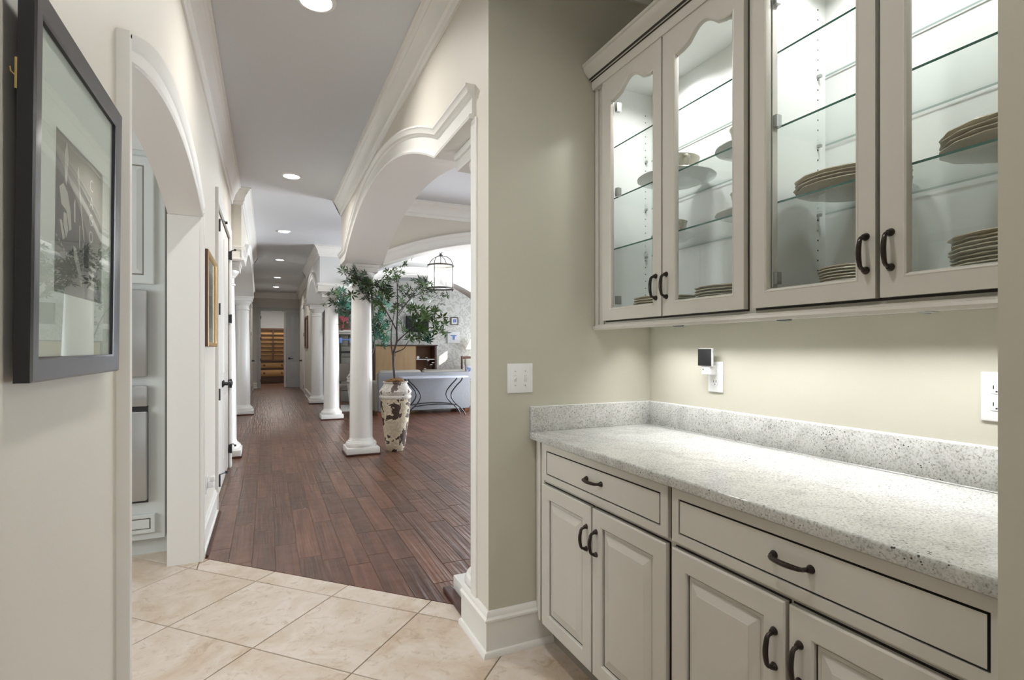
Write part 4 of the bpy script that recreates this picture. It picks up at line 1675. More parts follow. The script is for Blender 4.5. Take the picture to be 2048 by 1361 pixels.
def outlet(label, yc, zc, w, gangs):
    t = thing('wall_outlet', label, 'outlet', (XB, yc, zc))
    mb = MB()
    mb.box(XB - .006, XB, yc - w / 2, yc + w / 2, zc - .0615, zc + .0615, 0, .003)
    mb.build('cover_plate', 'white_plastic', t)
    for g in gangs:
        for dz in (-.021, .021):
            mb = MB()
            mb.lathe([(.0165, -.0075), (.0165, -.005)], XB, g, 24, axis='x', cz=zc + dz, rf=lambda a, r, z: min(1.0, .80 / max(abs(math.sin(a)), .01)))
            so_ = mb.build('socket', 'white_plastic', t)
            mb = MB()
            for dy in (-.0062, .0062):
                mb.box(XB - .0080, XB - .0074, g + dy - .0011, g + dy + .0011, zc + dz - .002, zc + dz + .0075)
            mb.lathe([(.0023, -.0080), (.0023, -.0074)], XB, g, 10, axis='x', cz=zc + dz - .008)
            mb.build('slots', 'slot', so_)['kind'] = 'stuff'
    return t


outlet('white outlet plate on the tan wall behind the plugged-in night light', 1.602, 1.137, .078, (1.602,))
outlet('wide white outlet plate cut off by the near wall end', .667, 1.131, .117, (.692, .645))
nl = thing('night_light', 'plug-in night light with a black square panel above the worktop', 'night light', (XB - .01, 1.62, 1.16))
mb = MB()
mb.box(XB - .044, XB - .0078, 1.592, 1.640, 1.146, 1.186, 0, .005)
mb.build('plug_body', 'white_plastic', nl)
mb = MB()
mb.lathe([(.004, -.0455), (.004, -.043)], XB, 1.628, 12, axis='x', cz=1.168)
mb.build('button', 'steel', nl)
mb = MB()
mb.box(XB - .046, XB - .034, 1.581, 1.655, 1.180, 1.252, 0, .003)
mb.build('housing', 'white_plastic', nl)
mb = MB()
mb.box(XB - .0485, XB - .0455, 1.583, 1.653, 1.182, 1.250, 0, .001)
mb.build('black_panel', 'black', nl)

# ================================================================== URNS AND TREES
URN = [(.0, 0), (.100, 0), (.108, .012), (.125, .12), (.150, .30), (.172, .48), (.184, .60), (.186, .640), (.192, .648), (.196, .664), (.192, .676), (.186, .682),
       (.188, .702), (.196, .716), (.197, .732), (.190, .742), (.174, .762), (.154, .792), (.142, .816), (.140, .826), (.150, .838), (.152, .848), (.140, .850), (.130, .835), (.125, .79), (.0, .79)]


def urn(label, x, y, m1, m2):
    t = thing('urn', label, 'urn', (x, y, 0), 'tall urns with trees by the arches')
    mb = MB()
    mb.lathe(URN[:8], x, y, 40, 0)
    mb.f.pop()
    mb.m.pop()
    mb.build('body', m1, t)
    mb = MB()
    mb.lathe(URN[7:], x, y, 40, 0)
    mb.f.pop(-1) if URN[-1][0] > 0 else None
    mb.build('neck', m2, t)
    mb = MB()
    for q in range(46):
        a, r_ = rnd.random() * 2 * PI, .118 * math.sqrt(rnd.random())
        zz = .845 + .035 * (1 - (r_ / .118) ** 2)
        mb.lathe([(0, -.02), (.02, -.008), (.022, .004), (0, .016)], x + r_ * math.cos(a), y + r_ * math.sin(a), 7, cz=zz)
    mb.build('moss', 'moss', t)['kind'] = 'stuff'
    return t


urn('tall urn with peeling cream and brown plaster beside the front column', 1.435, 6.555, 'urn', 'urn_rim')
urn('grey stone urn half hidden behind the second column', 1.500, 10.00, 'urn_grey', 'urn_grey')


def star_leaf(nl_, size, seed):
    r_ = random.Random(seed)
    mb = MB()
    for i in range(nl_):
        a = -1.9 + 3.8 * i / (nl_ - 1) + r_.uniform(-.15, .15)
        L = size * (1.0 - .28 * abs(a) / 1.9) * r_.uniform(.85, 1.1)
        w = L * .15
        dx, dy = math.sin(a), math.cos(a)
        nx, ny = dy, -dx
        dr = -.18 * L
        base = (dx * .003, dy * .003, 0)
        mid = (dx * L * .45, dy * L * .45, dr * .25 + .06 * L)
        l = (mid[0] + nx * w, mid[1] + ny * w, mid[2] - .03 * L)
        r = (mid[0] - nx * w, mid[1] - ny * w, mid[2] - .03 * L)
        tip = (dx * L, dy * L, dr)
        mb.add([base, l, mid, r, tip], [(0, 1, 2), (0, 2, 3), (1, 4, 2), (2, 4, 3)])
    return mb


LEAF = {}
for k_, mt in (('a', 'leaf_a'), ('b', 'leaf_b'), ('c', 'leaf_c'), ('d', 'leaf_d')):
    o = star_leaf(6, .060, ord(k_)).build('leaf', mt, ang=80)
    LEAF[k_] = o.data
    bpy.data.objects.remove(o)


def tree(label, x, y, branches, clusters, n_parts):
    """branches: lists of (point, radius); clusters: (centre, spread, count, kinds)"""
    t = thing('potted_tree', label, 'tree', (x, y, .86), 'leafy trees in tall urns')
    for b in branches:
        P = [p for p, _ in b]
        rr = [r_ for _, r_ in b]
        sm, sr = [], []
        for i in range(len(P) - 1):
            for q in range(4):
                f = q / 4
                p_1 = P[max(i - 1, 0)]
                p2, p3, p4 = P[i], P[i + 1], P[min(i + 2, len(P) - 1)]
                sm.append(.5 * ((2 * p2) + (p3 - p_1) * f + (2 * p_1 - 5 * p2 + 4 * p3 - p4) * f * f + (3 * p2 - p_1 - 3 * p3 + p4) * f ** 3))
                sr.append(rr[i] + (rr[i + 1] - rr[i]) * f)
        sm.append(P[-1])
        sr.append(rr[-1])
        mb = MB()
        mb.tube(sm, sr, 7)
        mb.build('branch', 'trunk', t)
    tw = MB()
    for cen, spr, cnt, kinds, sc in clusters:
        for q in range(cnt):
            p = cen + Vector((rnd.gauss(0, spr[0]), rnd.gauss(0, spr[1]), rnd.gauss(0, spr[2])))
            o = bpy.data.objects.new('leaf', LEAF[rnd.choice(kinds)])
            C.objects.link(o)
            o.parent = t
            o.matrix_parent_inverse = Matrix.Translation((-x, -y, -.86))
            o.location = p
            o.rotation_euler = (rnd.uniform(.3, 1.9), rnd.uniform(-.7, .7), rnd.uniform(0, 2 * PI))
            s_ = sc * rnd.uniform(1.1, 1.7)
            o.scale = (s_, s_, s_)
            if q % 2 == 0:
                tw.tube([cen + (p - cen) * .15, cen + (p - cen) * .6 + Vector((0, 0, .01)), p], [.0022, .0016, .001], 4)
    o = tw.build('twigs', 'trunk', t)
    o['kind'] = 'stuff'
    return t


def tp(px, py, Y, dy=0.0):
    return at(680 + px / 6.482, 490 + py / 6.482, Y=Y + dy)


TX, TY = 1.435, 6.555
T0 = Vector((TX, TY, .80))
b_ = []
f1 = tp(735, 1260, TY)
f0 = tp(690, 1460, TY)
b_.append([(T0, .016), (f0, .015), (f1, .013), (tp(735, 1110, TY), .011), (tp(748, 800, TY, .05), .008), (tp(742, 560, TY, .05), .005), (tp(735, 380, TY, 0), .003)])
b_.append([(tp(735, 1110, TY), .009), (tp(650, 950, TY, -.03), .008), (tp(560, 800, TY, -.06), .006), (tp(420, 620, TY, -.10), .005), (tp(250, 450, TY, -.14), .004), (tp(40, 350, TY, -.18), .002)])
b_.append([(f0, .011), (tp(665, 1300, TY, -.02), .009), (tp(668, 1100, TY, -.02), .006), (tp(700, 900, TY, .02), .004), (tp(720, 740, TY, .05), .002)])
b_.append([(f1, .010), (tp(860, 1145, TY, -.1), .007), (tp(1000, 1040, TY, -.2), .005), (tp(1160, 960, TY, -.28), .003), (tp(1330, 1080, TY, -.3), .002)])
b_.append([(tp(745, 900, TY, .05), .006), (tp(840, 780, TY, .1), .005), (tp(960, 640, TY, .15), .004), (tp(1120, 480, TY, .2), .002)])
b_.append([(tp(760, 920, TY, .05), .005), (tp(900, 720, TY, .12), .004), (tp(1060, 640, TY, .18), .003), (tp(1320, 710, TY, .25), .0015)])
b_.append([(tp(742, 560, TY, .05), .004), (tp(790, 340, TY, .05), .003), (tp(850, 200, TY, .05), .002), (tp(935, 90, TY, .05), .001)])
b_.append([(f0 + Vector((.02, 0, .06)), .009), (tp(830, 1345, TY, -.05), .006), (tp(900, 1240, TY, -.08), .003), (tp(1060, 1210, TY, -.1), .002)])
K = .0155 * 6.5 / 6.5
cl = []


def cluster(lst, pts, Y, cnt, kinds, spr, sc=1.0, dy=0.0):
    for (px, py) in pts:
        lst.append((tp(px, py, Y, dy), (spr * 1.15, spr * 1.5, spr * .95), cnt, kinds, sc))


cluster(cl, [(40, 350), (120, 380)], TY, 4, 'aa', .035, 1.0, -.16)
cluster(cl, [(200, 420), (250, 470), (300, 510)], TY, 9, 'aaa', .050, 1.0, -.14)
cluster(cl, [(330, 560), (400, 540), (440, 600), (350, 650)], TY, 8, 'aab', .055, 1.0, -.10)
cluster(cl, [(520, 540), (560, 600), (620, 560), (660, 640), (540, 690)], TY, 7, 'aab', .060, 1.0, -.03)
cluster(cl, [(690, 440), (640, 400), (740, 480)], TY, 6, 'bac', .050, .9, .02)
cluster(cl, [(800, 340), (830, 260), (870, 170), (930, 100)], TY, 6, 'ccb', .026, .62, .05)
cluster(cl, [(880, 600), (960, 570), (1050, 520), (1110, 470), (1130, 580)], TY, 7, 'aab', .050, .95, .16)
cluster(cl, [(1080, 680), (1200, 690), (1300, 710), (960, 680)], TY, 5, 'aab', .040, .9, .2)
cluster(cl, [(1000, 850), (1030, 950), (1060, 1040), (1120, 900)], TY, 8, 'bbbc', .055, 1.35, -.22)
cluster(cl, [(1200, 840), (1240, 940), (1220, 1040), (1340, 1080)], TY, 5, 'bbb', .040, 1.3, -.28)
cluster(cl, [(860, 1080), (940, 1120), (960, 1200)], TY, 6, 'bba', .050, 1.25, -.12)
cluster(cl, [(1060, 1200), (1110, 1240)], TY, 8, 'bdd', .045, 1.0, -.1)
cluster(cl, [(740, 780), (690, 860), (800, 800)], TY, 4, 'ab', .045, .9, .03)
cluster(cl, [(560, 800), (490, 740)], TY, 5, 'ab', .045, 1.0, -.06)
tree('tree with star-shaped dark leaves growing in the peeling urn', TX, TY, b_, cl, 300)

UX2, UY2 = 1.500, 10.00
b2 = []
g0 = Vector((UX2, UY2, .80))
b2.append([(g0, .016), (tp(430, 1380, UY2), .014), (tp(436, 1000, UY2), .010), (tp(420, 740, UY2), .005)])
b2.append([(tp(430, 1380, UY2), .010), (tp(300, 1000, UY2, -.1), .007), (tp(120, 800, UY2, -.2), .004), (tp(-60, 700, UY2, -.3), .002)])
b2.append([(tp(432, 1300, UY2), .009), (tp(520, 1050, UY2, .1), .006), (tp(590, 860, UY2, .15), .003)])
c2l = []
cluster(c2l, [(-100, 690), (-30, 740), (20, 680)], UY2, 6, 'dba', .09, 1.5, -.25)
cluster(c2l, [(40, 800), (100, 700), (110, 860), (60, 930)], UY2, 9, 'dda', .10, 1.6, -.2)
cluster(c2l, [(470, 900), (520, 820), (560, 960), (480, 760)], UY2, 9, 'ddb', .10, 1.5, .05)
cluster(c2l, [(480, 1120), (520, 1200), (560, 1080), (470, 1220)], UY2, 9, 'ddb', .09, 1.5, .1)
tree('second leafy tree, blue-green, in the grey urn behind the columns', UX2, UY2, b2, c2l, 200)

# ================================================================== FOYER AND LIVING ROOM
# lantern
LX_, LY_ = 2.49, 8.1
ln = thing('lantern', 'glass cylinder pendant lantern with candle bulbs in the foyer', 'pendant lamp', (LX_, LY_, 2.2))
mb = MB()
for z in (2.565, 2.205):
    mb.lathe([(.200, -.012), (.210, -.012), (.210, .012), (.200, .012), (.200, -.012)], LX_, LY_, 40, cz=z, cap=False)
for q in range(4):
    a = PI / 4 + q * PI / 2
    mb.tube([(LX_ + .206 * math.cos(a), LY_ + .206 * math.sin(a), 2.18), (LX_ + .206 * math.cos(a), LY_ + .206 * math.sin(a), 2.57)], .006, 6)
    mb.lathe([(0, -.03), (.012, -.02), (.012, -.01), (0, 0)], LX_ + .206 * math.cos(a), LY_ + .206 * math.sin(a), 10, cz=2.18)
for a in (PI / 4, 3 * PI / 4):
    mb.tube([(LX_ + .206 * math.cos(t) * math.cos(a), LY_ + .206 * math.cos(t) * math.sin(a), 2.57 + .15 * math.sin(t)) for t in [PI * q / 16 for q in range(17)]], .006, 6)
mb.build('frame', 'pewter', ln)
mb = MB()
mb.lathe([(.028, 2.715), (.034, 2.725), (.022, 2.745), (.006, 2.755)], LX_, LY_, 16)
mb.tube([(LX_ + .025 * math.cos(t), LY_, 2.80 + .045 * math.sin(t)) for t in [2 * PI * q / 16 for q in range(16)]], .006, 6, closed=True)
mb.tube([(LX_, LY_, 2.84), (LX_, LY_, 3.03)], .005, 6)
mb.lathe([(.05, 3.05), (.05, 3.035), (.02, 3.02)], LX_, LY_, 20)
mb.tube([(LX_, LY_, 2.72), (LX_, LY_, 2.30)], .006, 6)
for q in range(3):
    a = q * 2 * PI / 3 + .5
    mb.tube([(LX_, LY_, 2.30), (LX_ + .06 * math.cos(a), LY_ + .06 * math.sin(a), 2.27), (LX_ + .085 * math.cos(a), LY_ + .085 * math.sin(a), 2.30)], .005, 6)
mb.build('stem', 'pewter', ln)
for q in range(3):
    a = q * 2 * PI / 3 + .5
    xx, yy = LX_ + .085 * math.cos(a), LY_ + .085 * math.sin(a)
    mb = MB()
    mb.lathe([(.011, 2.30), (.011, 2.39)], xx, yy, 10)
    cnd = mb.build('candle', 'white_plastic', ln)
    mb = MB()
    mb.lathe([(.006, 2.39), (.017, 2.415), (.014, 2.44), (.003, 2.47)], xx, yy, 12)
    mb.build('bulb', 'bulb', cnd)
mb = MB()
mb.lathe([(.196, 2.215), (.196, 2.56)], LX_, LY_, 40)
mb.f.pop(); mb.m.pop(); mb.f.pop(); mb.m.pop()
mb.build('glass', 'lantern_glass', ln)

# sofa seen from behind
sf = thing('sofa', 'beige upholstered sofa seen from behind the console table', 'sofa', (2.75, 10.4, 0))
mb = MB()
mb.box(1.86, 3.66, 9.93, 10.12, .075, .800, 0, .03)
mb.build('back', 'sofa_back', sf)
for a, b in ((1.80, 1.99), (3.53, 3.72)):
    mb = MB()
    mb.box(a, b, 10.00, 10.86, .075, .62, 0, .05)
    mb.build('arm', 'sofa', sf)
mb = MB()
mb.box(1.99, 3.53, 10.12, 10.84, .10, .44, 0, .04)
mb.build('seat', 'sofa', sf)
for a, b in ((1.90, 2.72), (2.74, 3.62)):
    mb = MB()
    mb.box(a, b, 10.06, 10.26, .45, .845, 0, .06)
    mb.build('back_cushion', 'sofa', sf)
for x, y in ((1.90, 10.02), (3.60, 10.00), (1.90, 10.80), (3.60, 10.80)):
    mb = MB()
    mb.add([(x - .05, y - .05, .08), (x + .05, y - .05, .08), (x + .05, y + .05, .08), (x - .05, y + .05, .08),
            (x - .04, y - .04, 0), (x + .04, y - .04, 0), (x + .04, y + .04, 0), (x - .04, y + .04, 0)],
           [(0, 1, 2, 3), (4, 7, 6, 5), (0, 4, 5, 1), (1, 5, 6, 2), (2, 6, 7, 3), (3, 7, 4, 0)])
    mb.build('leg', 'mahog', sf)
# console table
tb = thing('console_table', 'console table with stone top and curved iron legs behind the sofa', 'table', (2.8, 9.6, 0))
mb = MB()
mb.box(2.19, 3.43, 9.40, 9.83, .712, .745, 0, .006)
mb.build('table_top', 'table_top', tb)
for sx, x0 in ((1, 2.33), (-1, 3.31)):
    for yy in (9.46, 9.77):
        mb = MB()
        mb.tube(smooth_path([(x0 - sx * .02, yy, .712), (x0 + sx * .00, yy, .66), (x0 + sx * .10, yy, .56), (x0 + sx * .19, yy, .44), (x0 + sx * .19, yy, .34), (x0 + sx * .12, yy, .24),
                 (x0 + sx * .02, yy, .15), (x0 - sx * .05, yy, .07), (x0 - sx * .08, yy, .0)]), .013, 8)
        mb.build('leg', 'iron', tb)
for yy in (9.46, 9.77):
    mb = MB()
    mb.tube([(2.40, yy, .20), (2.60, yy, .225), (2.82, yy, .235), (3.04, yy, .225), (3.24, yy, .20)], .010, 8)
    mb.build('stretcher', 'iron', tb)

# sideboard
sb = thing('sideboard', 'honey maple sideboard with sliding door and open shelves behind the sofa', 'sideboard', (3.2, 13.7, 0))
SY = 13.5
mb = MB()
mb.box(2.40, 4.06, SY - .03, 13.98, 1.325, 1.355, 1)
mb.box(2.40, 2.45, SY, 13.97, .0, 1.325, 1)
mb.box(3.99, 4.04, SY, 13.97, .0, 1.325, 1)
mb.box(2.45, 3.99, 13.93, 13.96, .10, 1.325, 0)
mb.box(2.45, 3.99, SY, 13.93, .10, .14, 0)
mb.box(3.475, 3.495, SY, 13.93, .14, 1.325, 0)
mb.build('body', ['maple_in', 'walnut'], sb)
for a, b in ((2.455, 2.93), (2.935, 3.475)):
    mb = MB()
    mb.box(a, b, SY - .005, SY + .015, .14, 1.32)
    dd = mb.build('door', 'maple', sb)
mb = MB()
mb.box(2.945, 2.957, SY - .012, SY - .005, 1.06, 1.13, 0, .003)
mb.build('handle', 'walnut', dd)
mb = MB()
mb.box(3.495, 3.99, SY + .01, 13.93, .965, .985)
mb.build('shelf', 'mat_board', sb)
mb = MB()
mb.lathe([(0, -.01), (.035, -.01), (.04, 0)], 3.56, 13.58, 16, axis='y', cz=1.14)
tag(mb.build('small_clock', 'white_plastic'), 'small round white dial in the open shelf of the sideboard', 'clock')
bpy.data.objects[-1] if False else None
clk = [o for o in SC.objects if o.name.startswith('small_clock')][0]
clk.location = (0, 0, 1.026 - 1.14 + .0)
clk.location.z = -(1.14 - .04 - .985)

# television
tvt = thing('television', 'dark wall television partly hidden by the tree leaves', 'television', (3.64, 13.97, 1.7))
mb = MB()
mb.box(3.335, 3.95, 13.93, 13.975, 1.69, 2.13, 0, .006)
mb.build('housing', 'black', tvt)
mb = MB()
mb.box(3.35, 3.935, 13.926, 13.931, 1.71, 2.115)
mb.build('screen', 'tv', tvt)
mb = MB()
mb.box(3.58, 3.70, 13.975, 14.0, 1.85, 1.97)
mb.build('bracket', 'black', tvt)
# two little pictures
f1t = thing('framed_picture', 'small dark framed picture with blue motif on the patterned wall', 'picture', (4.69, 13.98, 1.9))
mb = MB()
mb.sweep([(4.585, 1.912), (4.80, 1.912), (4.80, 2.122), (4.585, 2.122)], [(0, 0), (0, .035), (.018, .035), (.018, .015)], YP(13.999, -1), closed=True)
mb.build('frame', 'walnut', f1t)
mb = MB()
mb.box(4.60, 4.785, 13.98, 13.998, 1.925, 2.11)
mb.build('mat', 'paper', f1t)
mb = MB()
mb.box(4.650, 4.690, 13.977, 13.98, 1.975, 2.065)
mb.box(4.698, 4.738, 13.977, 13.98, 1.985, 2.070)
mb.build('motif', 'blue', f1t)
f2t = thing('canvas_picture', 'white canvas picture with a blue T-shaped garment on the patterned wall', 'picture', (4.66, 13.98, 1.41))
mb = MB()
mb.box(4.485, 4.835, 13.955, 13.999, 1.41, 1.722, 0, .003)
mb.build('canvas', 'paper', f2t)
mb = MB()
mb.prism([(4.565, 1.61), (4.565, 1.63), (4.745, 1.63), (4.745, 1.61), (4.69, 1.595), (4.69, 1.50), (4.625, 1.50), (4.625, 1.595)], YP(13.955, -1), 0, .002)
mb.build('garment', 'blue', f2t)
# lamp and armchair
fl_ = thing('floor_lamp', 'lamp with white pleated shade at the right behind the armchair', 'lamp', (5.15, 13.7, 0))
mb = MB()
mb.lathe([(.14, 0), (.14, .02), (.03, .04), (.012, .05), (.012, 1.28)], 5.15, 13.7, 20)
mb.build('pole', 'brass', fl_)
mb = MB()
mb.lathe([(.215, 1.24), (.07, 1.545)], 5.15, 13.7, 36, rf=lambda a, r, z: 1 + .015 * math.cos(18 * a))
mb.f.pop(); mb.m.pop(); mb.f.pop(); mb.m.pop()
mb.build('shade', 'lampwhite', fl_)
ac = thing('armchair', 'wooden armchair by the lamp at the right of the living room', 'armchair', (5.0, 13.0, 0))
AX, AY = 4.72, 12.9
for x in (AX, AX + .62):
    mb = MB()
    mb.box(x - .02, x + .02, AY - .02, AY + .02, 0, .42)
    mb.build('leg', 'chair_wood', ac)
    mb = MB()
    mb.box(x - .022, x + .022, AY + .54, AY + .585, 0, 1.06, 0, .006)
    mb.build('back_post', 'chair_wood', ac)
mb = MB()
mb.box(AX, AX + .62, AY + .545, AY + .58, .98, 1.05)
mb.build('back_rail', 'chair_wood', ac)
mb = MB()
mb.box(AX, AX + .62, AY, AY + .56, .34, .44, 0, .02)
mb.build('seat', 'floral', ac)
mb = MB()
mb.box(AX + .05, AX + .58, AY + .41, AY + .54, .78, .99, 0, .05)
tag(mb.build('cushion', 'pale_cushion'), 'pale cushion leaning on the armchair back', 'cushion')
mb = MB()
mb.box(AX + .02, AX + .58, AY + .28, AY + .41, .44, .82, 0, .05)
cu = mb.build('cushion', 'floral')
tag(cu, 'white cushion with blue blossoms on the armchair', 'cushion')
mb = MB()
for px_, pz in ((.08, .74), (.14, .72), (.11, .68), (.30, .66), (.36, .70), (.33, .62), (.46, .74), (.22, .56)):
    mb.lathe([(0, -.006), (.035, -.002), (0, 0)], AX + px_, AY + .279, 6, axis='y', cz=pz, rf=lambda a, r, z: 1 + .4 * math.cos(3 * a))
mb.build('blossom_print', 'blue', cu)
# blossom branch in a floor vase
vs = thing('vase', 'slender floor vase with white blossom twigs behind the sofa', 'vase', (3.40, 11.9, 0))
vp = at(856, 742, Y=11.9)
mb = MB()
mb.lathe([(0, 0), (.08, 0), (.10, .10), (.09, .45), (.05, .60), (.035, .68), (.045, .72), (.030, .72), (.03, .6), (0, .1)], vp.x, 11.9, 24)
mb.build('vessel', 'urn_grey', vs)
mb = MB()
tips = []
for (px_, py_) in ((850, 738), (862, 730), (856, 722), (853, 716), (866, 726)):
    q = at(px_, py_, Y=11.9 + rnd.uniform(-.05, .05))
    mb.tube([(vp.x, 11.9, .60), ((vp.x + q.x) / 2, 11.9, (.60 + q.z) / 2 + .02), q], .004, 5)
    tips.append(q)
mb.build('twig', 'trunk', vs)
for q in tips:
    mb = MB()
    mb.lathe([(0, -.012), (.030, .0), (0, .012)], q.x, q.y, 10, cz=q.z, rf=lambda a, r, z: 1 + .35 * math.cos(5 * a))
    mb.build('blossom', 'paper', vs)

# fireplace corner seen between the columns
fp = thing('fireplace', 'grey stone fireplace with a white mantel seen between the columns', 'fireplace', (1.6, 13.2, 0))
mb = MB()
mb.box(1.26, 2.30, 13.0, 13.98, 0, 2.6)
mb.build('chimney_breast', 'stone', fp)
for r_ in range(6):
    xx = 1.27
    while xx < 2.25:
        w = rnd.uniform(.18, .34)
        w = min(w, 2.29 - xx)
        mb = MB()
        mb.box(xx + .006, xx + w - .006, 12.975 - rnd.uniform(0, .02), 13.0, .02 + r_ * .26, .02 + r_ * .26 + .248, 0, .01)
        mb.build('stone', 'stone', fp)
        xx += w
mb = MB()
mb.box(1.26, 2.34, 12.76, 13.0, 1.63, 1.69, 0, .006)
mb.box(1.26, 2.30, 12.82, 13.0, 1.59, 1.63, 0, .006)
mb.build('mantel', 'trim', fp)
pk = thing('canvas_picture', 'pink and red picture leaning on the mantel', 'picture', (1.6, 12.9, 1.69))
mb = MB()
mb.box(1.40, 1.74, 12.90, 12.925, 1.692, 2.02, 0, .003)
mb.build('canvas', 'pink', pk)
mb = MB()
mb.prism([(1.62, 1.70), (1.72, 1.70), (1.73, 1.80), (1.68, 1.86), (1.62, 1.80)], YP(12.90, -1), 0, .002)
mb.prism([(1.47, 1.70), (1.58, 1.70), (1.59, 1.90), (1.53, 1.98), (1.46, 1.90)], YP(12.90, -1), 0, .002)
mb.build('petals', 'mahog', pk)
# black folding exercise frame with blue grips
ex = thing('exercise_frame', 'black folding exercise frame with blue grips in front of the fireplace', 'exercise equipment', (1.6, 12.45, 0))
EX0, EX1, EY = 1.50, 1.715, 12.45
mb = MB()
mb.tube([(EX0 - .05, EY, 0), (EX0 - .01, EY, .84), (EX0, EY, 1.18), (EX0 - .02, EY, 1.54)], .016, 8)
mb.build('upright', 'black', ex)
mb = MB()
mb.tube([(EX1 + .10, EY, 0), (EX1 + .04, EY, .84), (EX1 + .01, EY, 1.18), (EX1 - .02, EY, 1.54)], .016, 8)
mb.build('upright', 'black', ex)
mb = MB()
mb.box(EX0 - .03, EX1 + .05, EY - .02, EY + .02, 1.155, 1.20, 0, .01)
mb.build('crossbar', 'black', ex)
mb = MB()
mb.box(EX0 - .02, EX1 + .07, EY - .02, EY + .02, .82, .875, 0, .01)
mb.build('crossbar', 'black', ex)
mb = MB()
mb.tube([(EX0, EY, 1.455), (EX1, EY, 1.455)], .016, 8)
for x in (EX0 - .005, EX1 + .0):
    mb.box(x - .03, x + .03, EY - .03, EY + .03, 1.38, 1.50, 0, .012)
mb.build('grip', 'rubberblue', ex)
# chair and rug
mb = MB()
mb.box(1.28, 3.3, 10.95, 12.2, .0005, .014, 0, .004)
tag(mb.build('area_rug', 'rug'), 'pale area rug under the wooden chair beyond the columns', 'rug')
wc = thing('side_chair', 'wooden side chair with taupe seat behind the grey urn', 'chair', (1.55, 11.75, .014))
for x, y in ((1.36, 11.50), (1.80, 11.50)):
    mb = MB()
    mb.box(x - .02, x + .02, y - .02, y + .02, .0145, .45)
    mb.build('leg', 'chair_wood', wc)
for x in (1.36, 1.80):
    mb = MB()
    mb.tube([(x, 12.02, .0145), (x, 11.96, .45), (x, 12.0, .80), (x, 12.06, .96)], .02, 8)
    mb.build('back_post', 'chair_wood', wc)
mb = MB()
mb.box(1.345, 1.815, 11.48, 11.98, .42, .50, 0, .02)
mb.build('seat', 'chair_fab', wc)
mb = MB()
mb.box(1.38, 1.78, 11.97, 12.03, .55, .93, 0, .015)
mb.build('backrest', 'chair_fab', wc)

# ================================================================== FAR END OF THE HALL
mb = MB()
cs2 = [(0, 0), (0, .016), (.02, .02), (.09, .024), (.105, .024), (.105, 0)]
mb.sweep([(-.19, 0), (-.19, 2.465), (1.00, 2.465)], cs2, YP(18.65, -1))
struct(mb, 'trim_20', ['grey_door'])
d2_ = bpy.data.objects.new('door_2', None)
C.objects.link(d2_)
d2_.location = (.78, 18.66, 0)
d2_['kind'] = 'structure'
mb = MB()
mb.box(.555, .985, 18.66, 18.70, .01, 2.455)
lf = mb.build('leaf', 'grey_door', d2_)
for b0_, b1_ in ((.25, .84), (1.045, 2.38)):
    mb = MB()
    mb.rings(.65, .91, b0_, b1_, [(0, 0, 0), (.012, -.006, 0), (.03, -.006, 0), (.06, .006, 0)], YP(18.659, -1))
    mb.build('panel', 'grey_door', lf)
mb = MB()
mb.lathe([(.032, 0), (.032, -.012), (.014, -.02), (.014, -.05)], .645, 18.66, 16, axis='y', cz=.945)
mb.tube([(.645, 18.61, .945), (.72, 18.61, .94), (.75, 18.615, .945)], .010, 8)
mb.build('handle', 'black', d2_)
for z in (2.25, 1.58, .90, .24):
    mb = MB()
    mb.box(-.200, -.175, 18.63, 18.66, z - .045, z + .045)
    mb.build('hinge', 'black', d2_)
mb = MB()
mb.box(.50, .55, 18.70, 19.30, .01, 2.44)
mb.build('open_leaf', 'white_wall', d2_)
# doors in the side walls near the end
for nm, x, sg, ya, yb, hy in (('door_3', .95, -1, 16.0, 17.7, 17.15), ('door_4', -.42, 1, 15.8, 17.4, 17.3)):
    d_ = bpy.data.objects.new(nm, None)
    C.objects.link(d_)
    d_.location = (x, ya, 0)
    d_['kind'] = 'structure'
    mp = XP(x, sg)
    mb = MB()
    mb.sweep([(ya, 0), (ya, 2.44), (yb, 2.44), (yb, 0)], [(0, 0), (0, .016), (.09, .024), (.1, .024), (.1, 0)], mp)
    mb.build('casing', 'trim', d_)
    mb = MB()
    mb.rings(ya + .005, yb - .005, .01, 2.435, [(0, 0, 0), (0, .008, 0), (.12, .008, 0), (.14, .003, 0), (.17, .003, 0), (.20, .008, 0)], mp)
    mb.build('leaf', 'trim', d_)
    mb = MB()
    hz = .90
    mb.lathe([(.03, 0), (.03, .012 * sg), (.014, .02 * sg), (.014, .05 * sg), (.028, .06 * sg), (.0, .075 * sg)], x + .008 * sg, hy, 14, axis='x', cz=hz)
    mb.build('handle', 'black', d_)
    for z in (2.36, 1.60, .14):
        mb = MB()
        mb.box(x, x + .03 * sg, ya - .02, ya + .02, z, z + .1)
        mb.build('hinge', 'black', d_)
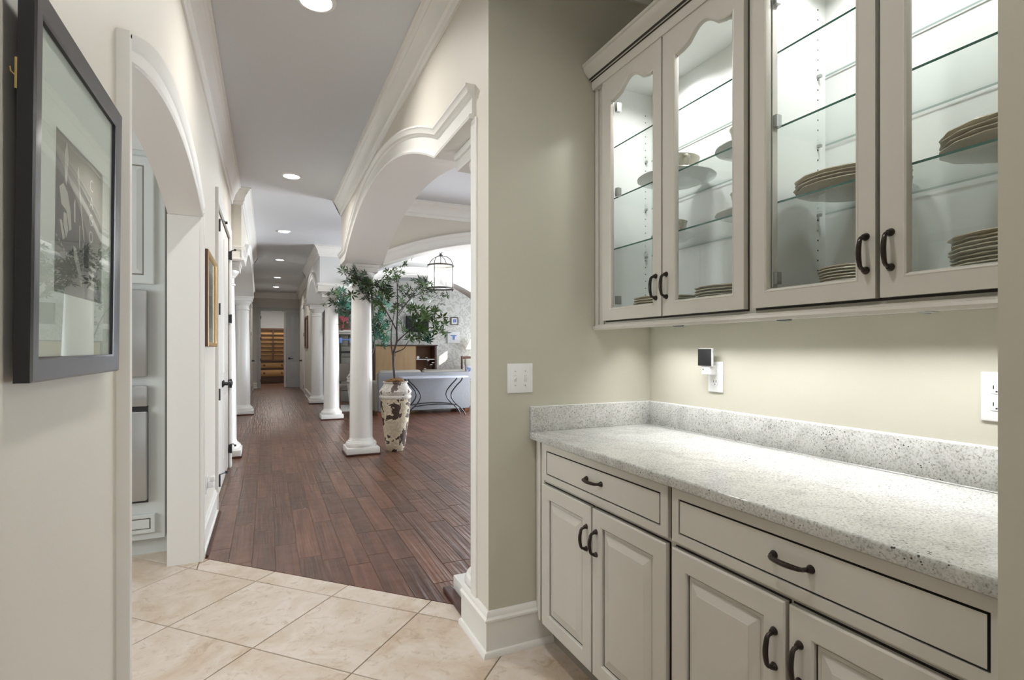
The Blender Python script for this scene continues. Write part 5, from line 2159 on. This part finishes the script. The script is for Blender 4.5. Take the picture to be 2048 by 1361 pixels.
# wood framed mirror on the right wall
mr_ = thing('wall_mirror', 'wood framed mirror on the right wall of the far hall', 'mirror', (.95, 15.0, 1.26))
mb = MB()
mb.sweep([(14.50, 1.265), (15.55, 1.265), (15.55, 2.10), (14.50, 2.10)], [(0, 0), (0, .030), (.05, .030), (.05, .010)], XP(.949, -1), closed=True)
mb.build('frame', 'chair_wood', mr_)
mb = MB()
mb.box(.938, .948, 14.54, 15.51, 1.305, 2.06)
mb.build('mirror_glass', 'mirror', mr_)
# dark narrow picture on the left wall of the far hall
lpic = thing('framed_picture', 'thin dark framed picture on the far left hall wall past the columns', 'picture', (-.42, 14.2, 1.3))
mb = MB()
mb.sweep([(13.9, 1.33), (14.6, 1.33), (14.6, 1.95), (13.9, 1.95)], [(0, 0), (0, .025), (.04, .025), (.04, .010)], XP(-.42, 1), closed=True)
mb.build('frame', 'walnut', lpic)
mb = MB()
mb.box(-.415, -.41, 13.93, 14.57, 1.36, 1.92)
mb.build('print', 'greywash', lpic)
# hutch in the far room
hu = thing('china_hutch', 'golden oak hutch with shelves and two drawers beyond the end door', 'hutch', (.19, 21.2, 0))
HY0 = 21.0
mb = MB()
mb.box(-.32, .70, HY0 + .08, 21.5, .85, 1.985, 1)
mb.box(-.36, .74, HY0 + .02, 21.5, 1.945, 1.995, 0)
for x in (-.32, .17, .66):
    mb.box(x, x + .04, HY0 + .02, HY0 + .10, .86, 1.96, 0)
mb.box(-.36, .74, HY0 - .08, 21.5, .80, .85, 0)
mb.box(-.34, .72, HY0 - .04, 21.5, .07, .80, 0)
mb.box(-.34, .72, HY0 - .01, 21.5, .0, .07, 0)
mb.build('body', ['walnut', 'oak'], hu)
for xa, xb in ((-.28, .17), (.21, .66)):
    for q in range(7):
        z = .875 + q * .150
        mb = MB()
        mb.box(xa, xb, HY0 + .03, HY0 + .079, z + .130, z + .146, 1)
        mb.box(xa + .004, xb - .004, HY0 + .062, HY0 + .080, z, z + .129)
        mb.build('shelf', ['oak', 'walnut'], hu)
for z0, z1 in ((.56, .76), (.27, .49)):
    mb = MB()
    mb.box(-.31, .69, HY0 - .06, HY0 - .03, z0, z1, 0, .006)
    dd = mb.build('drawer', 'oak', hu)
    for x in (-.10, .48):
        mb = MB()
        mb.lathe([(.035, -.02), (.02, 0)], x, HY0 - .06, 12, axis='y', cz=(z0 + z1) / 2)
        mb.build('knob', 'walnut', dd)
